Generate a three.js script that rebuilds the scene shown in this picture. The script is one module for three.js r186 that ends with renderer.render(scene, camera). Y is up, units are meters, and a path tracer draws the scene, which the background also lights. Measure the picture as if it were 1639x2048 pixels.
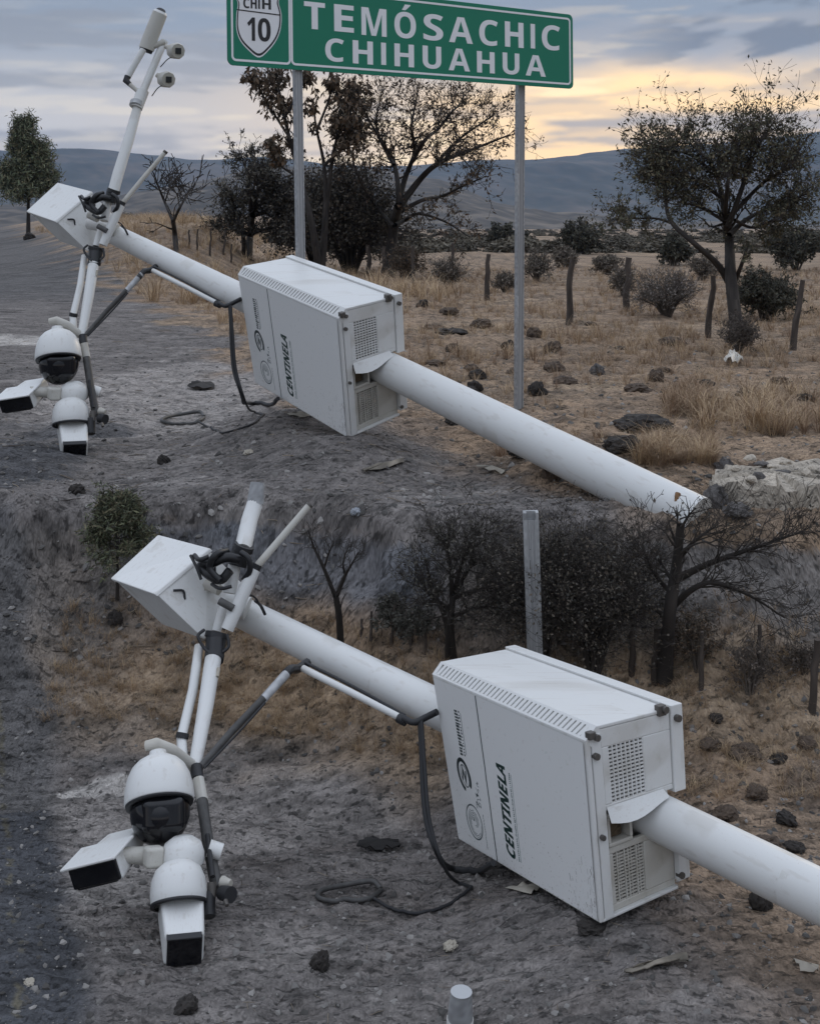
import * as THREE from 'three';
import { mergeGeometries } from 'three/addons/utils/BufferGeometryUtils.js';
import { RoundedBoxGeometry } from 'three/addons/geometries/RoundedBoxGeometry.js';
import { FontLoader } from 'three/addons/loaders/FontLoader.js';
import { TextGeometry } from 'three/addons/geometries/TextGeometry.js';

// ---------------------------------------------------------------- camera, sky, sun, exposure
const scene = new THREE.Scene();
const F = 2600, CX = 819.5, CY = 455, CAMY = 1.5;
const camera = new THREE.PerspectiveCamera(2 * Math.atan(1593 / F) * 180 / Math.PI, 1639 / 3186, 0.1, 30000);
camera.setViewOffset(1639, 3186, 0, 1138, 1639, 2048);   // level camera with the lens shifted down
camera.position.set(0, CAMY, 0);
camera.lookAt(0, CAMY, -10);
const renderer = new THREE.WebGLRenderer({ antialias: true });
renderer.toneMapping = THREE.LinearToneMapping;
renderer.toneMappingExposure = 1.1;
renderer.shadowMap.enabled = true;
scene.environmentIntensity = 1;

// seeded noise
function rngOf(seed) { let a = seed >>> 0; return () => { a |= 0; a = a + 0x6D2B79F5 | 0; let t = Math.imul(a ^ a >>> 15, 1 | a); t = t + Math.imul(t ^ t >>> 7, 61 | t) ^ t; return ((t ^ t >>> 14) >>> 0) / 4294967296; }; }
const R0 = rngOf(7);
const PERM = new Uint8Array(512); { const p = [...Array(256).keys()]; for (let i = 255; i > 0; i--) { const j = Math.floor(R0() * (i + 1)); [p[i], p[j]] = [p[j], p[i]]; } for (let i = 0; i < 512; i++) PERM[i] = p[i & 255]; }
function vn(x, y, per = 0) {
  let xi = Math.floor(x), yi = Math.floor(y); const xf = x - xi, yf = y - yi;
  const u = xf * xf * (3 - 2 * xf), v = yf * yf * (3 - 2 * yf);
  const w = per ? (i) => ((i % per) + per) % per : (i) => i & 255;
  const h = (i, j) => PERM[PERM[w(i) & 255] + (w(j) & 255)] / 255;
  const a = h(xi, yi), b = h(xi + 1, yi), c = h(xi, yi + 1), d = h(xi + 1, yi + 1);
  return a + (b - a) * u + (c - a) * v + (a - b - c + d) * u * v;
}
function fbm(x, y, o = 4, per = 0) { let s = 0, a = .5, n = 0; for (let i = 0; i < o; i++) { s += a * vn(x, y, per); n += a; a *= .5; x = x * 2 + (per ? 0 : 17.3); y = y * 2 + (per ? 0 : 5.7); per *= 2; } return s / n; }
const clamp = (x, a = 0, b = 1) => Math.min(b, Math.max(a, x));
const sst = (a, b, x) => { const t = clamp((x - a) / (b - a)); return t * t * (3 - 2 * t); };
const lerp = (a, b, t) => a + (b - a) * t;
const mix3 = (a, b, t) => [lerp(a[0], b[0], t), lerp(a[1], b[1], t), lerp(a[2], b[2], t)];
const lin = (r, g, b) => [r, g, b].map(c => { c /= 255; return c <= .04045 ? c / 12.92 : ((c + .055) / 1.055) ** 2.4; });

// sky: a cloudy evening after sunset, the glow low in front
{
  const W = 4096, H = 2048, data = new Float32Array(W * H * 4);
  const lowCool = [.60, .60, .62], upCool = lin(148, 160, 177), glow = [1.36, .95, .50], slate = lin(146, 151, 161), cream = [1.62, 1.26, .74], rose = [.62, .56, .55];
  for (let j = 0; j < H; j++) {
    const el = ((j + .5) / H - .5) * 180, e = Math.max(el, 0), fine = e < 15, oct = fine ? 5 : 2;
    for (let i = 0; i < W; i++) {
      const p = (j * W + i) * 4;
      if (el < -1) { data[p] = .035; data[p + 1] = .033; data[p + 2] = .03; data[p + 3] = 1; continue; }
      const th = ((i + .5) / W - .5) * 2 * Math.PI;            // atan2(z, x)
      const az = ((th + Math.PI / 2) * 180 / Math.PI + 540) % 360 - 180;   // 0 in front (-z), positive to the right
      const aa = Math.abs(az - 11), ax = Math.sin(az * Math.PI / 180) * 57.3;
      let c = mix3(lowCool, upCool, sst(4, 9.5, e));
      const warm = Math.exp(-((aa / 14) ** 2)), wide = Math.exp(-((aa / 34) ** 2));
      const ew = e + (fine ? (fbm(ax * .3, e * .8 + 3, 4) - .5) * 2.2 : 0);
      c = mix3(c, glow, clamp(warm * (1 - sst(5.0, 8.2, ew)) * 1.12));
      // layered stratus: streaks lying nearly flat
      const n1 = fbm(ax * .13 + 3.1, e * 1.2 - ax * .03, oct), n2 = fbm(ax * .28 + 41, e * 2.6 - ax * .07 + 9, oct);
      const gap = sst(.55, .72, n2) * Math.exp(-((e / 6.5) ** 2));
      c = mix3(c, mix3([.86, .78, .66], cream, clamp(warm * 1.2)), gap * (.5 + .4 * wide));
      const n4 = fine ? fbm(ax * .75 + 7, e * 3.4 + 2, 4) : .5;
      const bank = sst(.47, .63, n1 + (n4 - .5) * .22) * (1 - .6 * gap);
      c = mix3(c, mix3(slate, rose, .55 * warm), bank * (.6 - .28 * warm) * (e < 12 ? 1 : 1 - .4 * sst(12, 30, e)));
      if (fine) {
        // dark slate streaks climbing to the right
        const n3 = fbm(ax * .2 + e * .1 + 80, e * 1.0 - ax * .24 + 30, 5);
        c = mix3(c, lin(124, 134, 150), sst(.46, .6, n3 + (n2 - .5) * .25) * sst(7.5, 13, ax) * sst(5.2, 7.2, e) * (1 - sst(12, 16, e)) * .85);
        // long flat cloud bars above the ridge to the right
        for (const [be, bw, x0, k] of [[4.25, .42, 5.2, .85], [3.55, .17, 4.4, .7], [5.5, .16, 4.2, .4]]) {
          const bar = Math.exp(-(((e - be - ax * .018 + (n2 - .5) * 1.1 + (n1 - .5) * .5) / bw) ** 2)) * sst(x0, x0 + 1.6, ax + (n2 - .5) * 4) * (1 - sst(45, 70, ax));
          c = mix3(c, [.42, .42, .45], clamp(bar * 1.2) * k);
        }
      }
      const up = sst(9, 28, e);
      c = mix3(c, [.46, .50, .58], up * .8);
      const k = (1 + 1.0 * sst(7, 42, e)) * (.94 + .12 * fbm(ax * .07 + 9, e * .2, 2)) * (1 - .1 * sst(60, 160, Math.abs(az)) * (1 - sst(25, 80, e)));
      data[p] = c[0] * k; data[p + 1] = c[1] * k; data[p + 2] = c[2] * k; data[p + 3] = 1;
    }
  }
  const sky = new THREE.DataTexture(data, W, H, THREE.RGBAFormat, THREE.FloatType);
  sky.mapping = THREE.EquirectangularReflectionMapping; sky.magFilter = THREE.LinearFilter; sky.minFilter = THREE.LinearFilter;
  sky.colorSpace = THREE.LinearSRGBColorSpace; sky.needsUpdate = true;
  scene.background = sky; scene.environment = sky;
}
const sun = new THREE.DirectionalLight(new THREE.Color(1, .84, .62), .5);
sun.position.set(9, 5.2, -22); sun.target.position.set(0, 0, -8); scene.add(sun, sun.target);
sun.castShadow = true; sun.shadow.radius = 34; sun.shadow.mapSize.set(2048, 2048);
Object.assign(sun.shadow.camera, { left: -14, right: 14, top: 14, bottom: -14, near: .5, far: 60 });

// ---------------------------------------------------------------- helpers
const V = (x, y, z) => new THREE.Vector3(x, y, z);
const S = (px, py, d) => V((px - CX) / F * d, CAMY - (py - CY) / F * d, -d);   // a surveyed point: bearing and distance
const taken = {};
function numbered(n) { if (taken[n] === undefined) { taken[n] = 0; return n; } taken[n]++; return n + '_' + String(taken[n]).padStart(3, '0'); }
function shadows(m) { m.castShadow = true; m.receiveShadow = true; return m; }
class Thing {
  constructor(name, label, category, base, group) {
    this.b = base.clone(); this.g = new THREE.Group(); this.g.name = numbered(name); this.g.position.copy(base);
    this.g.userData = { label, category }; if (group) this.g.userData.group = group; scene.add(this.g);
  }
  add(name, geo, mat, parent) {           // geo is given in world metres
    geo.translate(-this.b.x, -this.b.y, -this.b.z);
    const m = shadows(new THREE.Mesh(geo, mat)); m.name = name; (parent || this.g).add(m); return m;
  }
}
function single(name, geo, mat, label, category, base, group) {
  geo.translate(-base.x, -base.y, -base.z);
  const m = shadows(new THREE.Mesh(geo, mat)); m.name = numbered(name); m.position.copy(base);
  m.userData = { label, category }; if (group) m.userData.group = group; scene.add(m); return m;
}
class Acc {                                // collects triangles for one mesh
  constructor(colour) { this.p = []; this.i = []; this.uv = []; this.c = colour ? [] : null; this.col = [1, 1, 1]; }
  v(x, y, z, u = 0, w = 0) { this.p.push(x, y, z); this.uv.push(u, w); if (this.c) this.c.push(...this.col); return this.p.length / 3 - 1; }
  tube(pts, rad, seg = 6, cap = true) {
    const n = pts.length, rings = []; let len = 0; let prevN = null;
    for (let k = 0; k < n; k++) {
      const t = (k === 0 ? pts[1].clone().sub(pts[0]) : k === n - 1 ? pts[n - 1].clone().sub(pts[n - 2]) : pts[k + 1].clone().sub(pts[k - 1])).normalize();
      let nn = prevN ? prevN.clone().addScaledVector(t, -prevN.dot(t)) : (Math.abs(t.y) < .9 ? V(0, 1, 0) : V(1, 0, 0)).addScaledVector(t, -(Math.abs(t.y) < .9 ? t.y : t.x));
      nn.normalize(); prevN = nn; const bb = t.clone().cross(nn);
      if (k) len += pts[k].distanceTo(pts[k - 1]);
      const r = Array.isArray(rad) ? rad[k] : rad, ring = [];
      for (let s = 0; s <= seg; s++) { const a = s / seg * 2 * Math.PI, q = pts[k].clone().addScaledVector(nn, Math.cos(a) * r).addScaledVector(bb, Math.sin(a) * r); ring.push(this.v(q.x, q.y, q.z, s / seg * 2 * Math.PI * r, len)); }
      rings.push(ring);
    }
    for (let k = 0; k < n - 1; k++) for (let s = 0; s < seg; s++) { const a = rings[k][s], b = rings[k][s + 1], c = rings[k + 1][s], d = rings[k + 1][s + 1]; this.i.push(a, c, b, b, c, d); }
    if (cap) for (const [k, f] of [[0, 1], [n - 1, -1]]) {
      const r = Array.isArray(rad) ? rad[k] : rad; if (r < .002) continue;
      const base = []; for (let s = 0; s < seg; s++) { const o = rings[k][s] * 3; base.push(this.v(this.p[o], this.p[o + 1], this.p[o + 2])); }
      const c = this.v(pts[k].x, pts[k].y, pts[k].z);
      for (let s = 0; s < seg; s++) { const a = base[s], b = base[(s + 1) % seg]; f > 0 ? this.i.push(c, a, b) : this.i.push(c, b, a); }
    }
    return this;
  }
  leaf(c, dir, side, L, W) {               // a small folded leaf
    const a = this.v(c.x, c.y, c.z), m = c.clone().addScaledVector(dir, L * .5), nn = dir.clone().cross(side).normalize();
    const l = m.clone().addScaledVector(side, W * .5).addScaledVector(nn, W * .12), r = m.clone().addScaledVector(side, -W * .5).addScaledVector(nn, W * .12), t = c.clone().addScaledVector(dir, L);
    const b = this.v(l.x, l.y, l.z), d = this.v(r.x, r.y, r.z), e = this.v(t.x, t.y, t.z);
    this.i.push(a, b, e, a, e, d);
  }
  geo(uv = true) {
    const g = new THREE.BufferGeometry(); g.setAttribute('position', new THREE.Float32BufferAttribute(this.p, 3));
    if (uv) g.setAttribute('uv', new THREE.Float32BufferAttribute(this.uv, 2));
    if (this.c) g.setAttribute('color', new THREE.Float32BufferAttribute(this.c, 3));
    g.setIndex(this.i); g.computeVertexNormals(); return g;
  }
}
const tubeGeo = (pts, rad, seg = 14) => new Acc().tube(pts, rad, seg).geo();
function bent(pts, n = 24) { return new THREE.CatmullRomCurve3(pts, false, 'centripetal').getPoints(n); }
const merge = (a) => mergeGeometries(a.map(g => { const q = g.index ? g.toNonIndexed() : g; for (const k of Object.keys(q.attributes)) if (!['position', 'normal', 'uv'].includes(k)) q.deleteAttribute(k); if (!q.attributes.uv) q.setAttribute('uv', new THREE.Float32BufferAttribute(new Float32Array(q.attributes.position.count * 2), 2)); return q; }));
function frame(o, x, y, z) { return new THREE.Matrix4().makeBasis(x, y, z).setPosition(o); }

// textures: what the surfaces are made of
function tex(n, fn, colour = true) {
  const d = new Uint8Array(n * n * 4);
  for (let j = 0; j < n; j++) for (let i = 0; i < n; i++) { const c = fn(i / n, j / n), p = (j * n + i) * 4; for (let q = 0; q < 3; q++) d[p + q] = clamp(Array.isArray(c) ? c[q] : c) * 255; d[p + 3] = 255; }
  const t = new THREE.DataTexture(d, n, n); t.wrapS = t.wrapT = THREE.RepeatWrapping; t.magFilter = THREE.LinearFilter; t.minFilter = THREE.LinearMipmapLinearFilter; t.generateMipmaps = true;
  if (colour) t.colorSpace = THREE.SRGBColorSpace; t.needsUpdate = true; return t;
}
const soilMap = tex(1024, (u, v) => {
  const a = fbm(u * 8, v * 8, 5, 8), b = vn(u * 128, v * 128, 128), c = vn(u * 256 + .5, v * 256, 256), s = fbm(u * 24, v * 64, 3, 24);
  const k = fbm(u * 40, v * 90, 4, 40);
  return .89 + (a - .5) * .26 + (b - .5) * .16 + (c - .5) * .14 + (s - .5) * .26 - sst(.6, .74, k) * .3;
});
const soilBump = tex(1024, (u, v) => {
  const a = fbm(u * 16, v * 16, 5, 16), b = vn(u * 64, v * 64, 64), c = vn(u * 200, v * 200, 200);
  const peb = Math.max(0, b - .62) * 2.2;
  return a * .45 + peb * .35 + c * .2;
}, false);
const paintMap = tex(512, (u, v) => {
  const d = fbm(u * 6, v * 6, 5, 6), s = fbm(u * 40, v * 12, 4, 40), sp = vn(u * 170, v * 170, 170);
  const stain = sst(.58, .75, d) * .05 + sst(.62, .8, s) * .04 + (sp > .96 ? .07 : 0);
  return [.945 - stain, .942 - stain * 1.08, .93 - stain * 1.25];
});
const metalMap = tex(256, (u, v) => { const a = fbm(u * 10, v * 3, 4, 10), b = vn(u * 60, v * 60, 60); return .72 + (a - .5) * .34 + (b - .5) * .12; });
const barkMap = tex(256, (u, v) => { const a = fbm(u * 20, v * 4, 4, 20); return .45 + a * .5; });

const mat = (o) => new THREE.MeshStandardMaterial(o);
const rgb = (r, g, b) => new THREE.Color().setRGB(r, g, b);
const M = {
  white: mat({ color: rgb(.77, .77, .77), map: paintMap, roughness: .42 }),
  whitePlain: mat({ color: rgb(.80, .80, .80), roughness: .38, map: paintMap }),
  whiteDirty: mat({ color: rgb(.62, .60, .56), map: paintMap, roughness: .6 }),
  black: mat({ color: rgb(.018, .018, .02), roughness: .55 }),
  tape: mat({ color: rgb(.022, .022, .025), roughness: .42, map: barkMap }),
  glassBlack: mat({ color: rgb(.008, .008, .01), roughness: .12 }),
  rubber: mat({ color: rgb(.02, .02, .022), roughness: .7 }),
  greyPipe: mat({ color: rgb(.13, .125, .12), roughness: .6, map: metalMap }),
  galv: mat({ color: rgb(.72, .73, .74), roughness: .5, metalness: .15, map: metalMap }),
  bolt: mat({ color: rgb(.12, .11, .10), roughness: .5, metalness: .5 }),
  green: mat({ color: rgb(.004, .19, .11), roughness: .6 }),
  signWhite: mat({ color: rgb(.82, .83, .84), roughness: .45 }),
  signBlack: mat({ color: rgb(.015, .015, .017), roughness: .5 }),
  bark: mat({ color: rgb(.085, .07, .06), roughness: .95, map: barkMap }),
  barkDark: mat({ color: rgb(.07, .058, .05), roughness: .95, map: barkMap }),
  barkGrey: mat({ color: rgb(.2, .17, .145), roughness: .95, map: barkMap }),
  leaf: mat({ color: rgb(1, 1, 1), vertexColors: true, roughness: .9 }),
  clod: mat({ color: rgb(.105, .076, .056), roughness: 1, map: soilMap }),
  clodDark: mat({ color: rgb(.042, .036, .032), roughness: 1, map: soilMap }),
  rock: mat({ color: rgb(.12, .11, .105), roughness: 1, map: soilMap }),
  rockOrange: mat({ color: rgb(.30, .17, .085), roughness: 1, map: soilMap }),
  concrete: mat({ color: rgb(.52, .46, .38), roughness: .95, map: soilMap, bumpMap: soilBump, bumpScale: .02 }),
  pale: mat({ color: rgb(.5, .46, .40), roughness: .8, map: paintMap }),
  post: mat({ color: rgb(.15, .12, .10), roughness: .95, map: barkMap }),
};

// ---------------------------------------------------------------- terrain
function pw(x, pts) { if (x <= pts[0][0]) return pts[0][1]; for (let i = 1; i < pts.length; i++) if (x <= pts[i][0]) { const [a, b] = pts[i - 1], [c, e] = pts[i]; return lerp(b, e, (x - a) / (c - a)); } return pts[pts.length - 1][1]; }
const edgeAt = (x) => pw(x, [[-6, 8.2], [-2.2, 7.5], [-1, 7.36], [0, 7.0], [1, 6.82], [1.8, 6.72], [5, 6.9]]) + (fbm(x * 1.7 + 3, 8.2, 4) - .5) * .3;
const fieldEdge = (d) => pw(d, [[5, 1.9], [7, 1.1], [7.9, .3], [10.1, -.75], [25, -4.8], [29, -6.4], [52, -13.6], [156, -46], [300, -92]]);
const gau = (x, d, cx, cd, r) => Math.exp(-((x - cx) ** 2 + (d - cd) ** 2) / (r * r));
const bumps = []; { const r = rngOf(31); for (let i = 0; i < 90; i++) bumps.push([(r() - .3) * 14, 7.5 + r() * r() * 22, .12 + r() * .35, .03 + r() * .07]); }
function height(x, d) {
  let up = -1.5 - .1 * sst(-.9, -2, x) * sst(6, 8, d) * (1 - sst(12, 20, d));
  up += .185 * gau(x, d, -.38, 8.2, .5) + .2 * gau(x, d, -.75, 9.25, .62);
  const side = x - fieldEdge(d);
  up += sst(26, 44, d) * (1 - sst(500, 850, d)) * (1.25 + .0095 * d) * Math.exp(-(((side - 2 - d * .05) / (2 + d * .06)) ** 2)) * sst(-4, -8, x);
  up += (fbm(x * .25 + 10, d * .25, 4) - .5) * .26 * sst(8, 20, d);
  for (const [bx, bd, br, bh] of bumps) { const q = ((x - bx) / (br * 1.5)) ** 2 + ((d - bd) / br) ** 2; if (q < 6) up += bh * Math.exp(-q); }
  const rough = (fbm(x * 5, d * 9, 4) - .5) * .062 + (fbm(x * 16 + 7, d * 24, 4) - .5) * .05;
  const s = edgeAt(x) - d;
  const floorY = lerp(-2.62, -2.45, sst(.0, .75, x)) - .07 * sst(4.7, 5.5, d) * (1 - sst(.8, 1.4, x)) + (fbm(x * .9 + 5, d * .9 + 2, 3) - .5) * .06;
  const k = pw(s, [[-.05, 0], [.03, .07], [.12, .27], [.25, .42], [.4, .56], [.6, .74], [.85, .89], [1.25, 1]]);
  const rocky = k > 0 && k < 1 ? (fbm(x * 3 + 1, d * 3, 4) - .5) * .22 * Math.sin(Math.PI * k) : 0;
  let h = lerp(up, floorY, k) + rough * (side > 0 ? 1.2 : .8) + rocky;
  return h;
}
const ground0 = (x, z) => CAMY + height(x, -z);
function sight(px, py) {                   // where a line of sight meets the terrain
  const ax = (px - CX) / F, ay = -(py - CY) / F; let d = 3, prev = 3;
  for (; d < 400; d *= 1.004) { if (ay * d <= height(ax * d, d)) break; prev = d; }
  let lo = prev, hi = d; for (let i = 0; i < 18; i++) { const m = (lo + hi) / 2; if (ay * m <= height(ax * m, m)) hi = m; else lo = m; }
  return V(ax * hi, CAMY + height(ax * hi, hi), -hi);
}
// soil kinds and one blue haze tone: linear base colours
const C = { gravel: [.205, .184, .172], dust: [.43, .39, .36], field: [.40, .28, .185], straw: [.52, .38, .25], dark: [.13, .098, .077], asphalt: [.088, .09, .098], oldAsphalt: [.15, .142, .138], hazeBlue: [.165, .185, .215], bankGrey: [.22, .2, .185], earth: [.37, .265, .18] };
function soil(x, d) {
  const wob = (fbm(x * 1.3, d * 1.3 + 40, 4) - .5) * 1.0 * clamp(d / 9, .6, 4);
  const side = x - fieldEdge(d) + wob;
  const n = fbm(x * 2.2 + 9, d * 3.4, 5), n2 = fbm(x * 7 + 2, d * 15, 4), n3 = fbm(x * .5 + 3, d * .5, 4);
  const s = edgeAt(x) - d;
  let c;
  if (s < .06) {
    let g = mix3(C.gravel, C.dust, sst(.54, .72, n) * .42 + sst(.6, .8, n2) * .25);
    g = mix3(g, C.dust, sst(.1, -.25, ((x + 2.2) / 1.3) ** 2 + ((d - 12.5) / 2.6) ** 2 - 1 + (n - .5) * 2.2) * .8);
    if (d > 25 && side < -.2) g = mix3(g, C.oldAsphalt, sst(25, 30, d + wob * 2) * .9);
    if (d < 12) g = mix3(g, C.asphalt, sst(.12, -.12, x + 2.3 + wob * .25 + (n - .5) * .9) * (1 - sst(9.5, 11, d + (n - .5) * 3)) * .8);
    let f = mix3(C.field, C.straw, sst(.46, .68, n3 * .6 + n * .4));
    f = mix3(f, C.dark, sst(.5, .66, n) * .66 + sst(.58, .7, n2) * .35); f = mix3(f, C.earth, sst(.5, .6, fbm(x * 1.1 + 60, d * 1.9, 4)) * .6);
    c = mix3(g, f, sst(-.25, .35, side));
    c = mix3(c, C.earth, .35 * sst(.1, .5, side) * sst(.5, .6, n2));
  } else {
    // the lower ground and the bank behind it
    const r = x - pw(d, [[3, -.75], [4.24, -1.04], [5.03, -1.3], [6.47, -1.79], [8, -2.4]]) + wob * .16;
    let g = mix3(C.gravel, C.dust, sst(.52, .72, n) * .34 + sst(.6, .8, n2) * .22);
    g = mix3(g, C.dark, sst(.58, .72, fbm(x * 3.1 + 20, d * 6 + 4, 4)) * .22);
    g = mix3(g, C.dust, sst(.15, -.3, ((x + 1.0) / .85) ** 2 + ((d - 5.95) / .42) ** 2 - 1 + (n - .5) * 2.4) * .7);
    const brown = sst(.85, 1.35, x + wob * .5 + (d - 4.4) * .22);
    g = mix3(g, mix3(mix3(C.earth, C.field, sst(.4, .6, n3)), C.dark, sst(.52, .66, n) * .6), brown * .85);
    let b = mix3(C.earth, C.bankGrey, sst(.4, .62, n3 + (n - .5) * .4));
    const u = clamp(s / .9);
    b = mix3(b, C.straw, sst(.3, .55, u + wob * .3) * (1 - sst(1.1, 1.5, u)) * .8);
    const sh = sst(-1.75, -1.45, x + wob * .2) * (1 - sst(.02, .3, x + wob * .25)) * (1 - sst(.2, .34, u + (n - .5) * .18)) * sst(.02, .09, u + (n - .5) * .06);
    b = mix3(b, C.hazeBlue, sh * .8);  // hazy blue of distant hills painted into the bank colour
    b = mix3(b, C.bankGrey, sst(-1.3, -1.9, x + wob * .3) * .7);
    if (x > .2) b = mix3(b, C.bankGrey, (1 - sst(.2, .45, u + (n - .5) * .3)) * .6);
    c = mix3(b, g, sst(.62, 1.1, s + (n - .5) * .5));
    c = mix3(d < 5.9 + (n - .5) * 1.2 ? C.asphalt : C.oldAsphalt, c, sst(-.05, .08, r + (n - .5) * .22));
    if (r < 0 && Math.abs(r + .23 + (n - .5) * .05) < .012 && n2 > .5) c = [.15, .135, .1];
  }
  // worn bare patches of pale caliche
  const wh = Math.max(sst(.25, -.2, ((x + 5.4) / 1.0) ** 2 + ((d - 17.6) / .7) ** 2 - 1 + (n2 - .5) * 1.6), sst(.25, -.2, ((x + 1.42) / .33) ** 2 + ((d - 6.2) / .075) ** 2 - 1 + (n2 - .5) * 1.6), sst(.2, -.3, ((x + 1.1) / .32) ** 2 + ((d - 5.35) / .3) ** 2 - 1 + (n - .5) * 3) * .45);
  c = mix3(c, [.56, .52, .48], wh);
  const crumb = sst(.56, .68, fbm(x * 8 + 3, d * 26 + 1, 4));
  const v = (.8 + .42 * fbm(x * 13 + 1, d * 24, 4)) * (1 - .42 * crumb);
  return [c[0] * v, c[1] * v, c[2] * v];
}
{
  const xs = [], ds = [];
  { const right = []; let x = 0, st = .0185; while (x < 1600) { right.push(x); if (x > 2.6) st *= 1.075; x += st; } right.push(1700); for (let i = right.length - 1; i > 0; i--) xs.push(-right[i]); xs.push(...right); }
  for (let d = -40; d < 0; d += 4) ds.push(d); for (let d = 0; d < 3.4; d += .2) ds.push(d);
  { let d = 3.4, st = .0155; while (d < 2600) { ds.push(d); if (d > 8.2) st = Math.max(st, d * .0045) * (d > 40 ? 1.05 : 1); d += st; } ds.push(2700); }
  const pos = new Float32Array(xs.length * ds.length * 3), col = new Float32Array(pos.length), uv = new Float32Array(xs.length * ds.length * 2); let k = 0;
  for (const d of ds) for (const x of xs) {
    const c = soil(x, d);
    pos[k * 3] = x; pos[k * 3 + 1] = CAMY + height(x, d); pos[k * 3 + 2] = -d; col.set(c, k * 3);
    uv[k * 2] = x / 1.4; uv[k * 2 + 1] = d / 1.4; k++;
  }
  const idx = []; const nx = xs.length;
  for (let j = 0; j < ds.length - 1; j++) for (let i = 0; i < nx - 1; i++) { const a = j * nx + i; idx.push(a, a + 1, a + nx, a + 1, a + nx + 1, a + nx); }
  const g = new THREE.BufferGeometry(); g.setAttribute('position', new THREE.BufferAttribute(pos, 3)); g.setAttribute('color', new THREE.BufferAttribute(col, 3)); g.setAttribute('uv', new THREE.BufferAttribute(uv, 2)); g.setIndex(idx); g.computeVertexNormals();
  const m = shadows(new THREE.Mesh(g, mat({ vertexColors: true, map: soilMap, bumpMap: soilBump, bumpScale: .034, roughness: 1 })));
  m.name = 'ground'; m.userData = { kind: 'structure', label: 'roadside gravel, dry field and low bank' }; scene.add(m);
}
// hills: each range is a sheet rising from its foot to an uneven crest
function hills(name, label, dist, depth, crest, colourAt, x0, x1, rough) {
  const nx = 560, nd = 84, pos = [], col = [], idx = [];
  for (let j = 0; j <= nd; j++) for (let i = 0; i <= nx; i++) {
    const px = lerp(x0, x1, i / nx), t = j / nd, d = dist + depth * (t - 1);
    const X = (px - CX) / F * dist, top = (CY - pw(px, crest)) / F * dist + 1.5;
    const rise = Math.pow(sst(0, 1, t), 1.15) * (1 - .35 * sst(.96, 1.06, t));
    const gul = fbm(X / depth * 9 + 3, t * 3.2 + 8, 5) - .5;
    const y = -8 + (top + 8) * rise + gul * rough * Math.sin(Math.PI * Math.min(1, t * .97)) + (fbm(X / depth * 60, 2, 3) - .5) * rough * .06 * t;
    pos.push(X, y, -d); col.push(...colourAt(X / depth, t));
  }
  for (let j = 0; j < nd; j++) for (let i = 0; i < nx; i++) { const a = j * (nx + 1) + i; idx.push(a, a + 1, a + nx + 1, a + 1, a + nx + 2, a + nx + 1); }
  const g = new THREE.BufferGeometry(); g.setAttribute('position', new THREE.Float32BufferAttribute(pos, 3)); g.setAttribute('color', new THREE.Float32BufferAttribute(col, 3)); g.setIndex(idx); g.computeVertexNormals();
  const m = shadows(new THREE.Mesh(g, mat({ vertexColors: true, roughness: 1 }))); m.name = name; m.userData = { kind: 'structure', label }; scene.add(m);
}
hills('far_hills', 'long wooded ridge under the evening sky', 5200, 2300,
  [[-2200, 300], [-400, 312], [0, 300], [60, 306], [110, 304], [200, 300], [300, 306], [400, 320], [470, 316], [600, 326], [760, 332], [900, 326], [1045, 317], [1120, 312], [1190, 304], [1240, 299], [1300, 297], [1400, 291], [1480, 281], [1560, 270], [1639, 262], [1900, 250], [2600, 270], [4200, 310]],
  (x, t) => mix3([.06, .06, .045], [.15, .12, .09], sst(.5, .7, fbm(x * 14, t * 9, 4)) * .6 + sst(.55, .65, fbm(x * 120, t * 40, 3)) * .3), -2200, 4200, 120);
hills('brown_hills', 'scrubby brown hill in the middle distance', 1900, 900,
  [[-3000, 440], [-600, 425], [60, 420], [200, 402], [320, 386], [400, 366], [460, 354], [560, 340], [640, 334], [760, 338], [880, 360], [960, 398], [1060, 428], [1250, 446], [1600, 448], [3000, 425], [5000, 440]],
  (x, t) => mix3([.05, .043, .034], [.17, .14, .108], sst(.5, .68, fbm(x * 30, t * 26, 5)) * .6 + sst(.55, .62, fbm(x * 160, t * 60, 3)) * .4), -2500, 4500, 34);
scene.fog = new THREE.FogExp2(0x7f9fc8, 0.000062);

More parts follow.
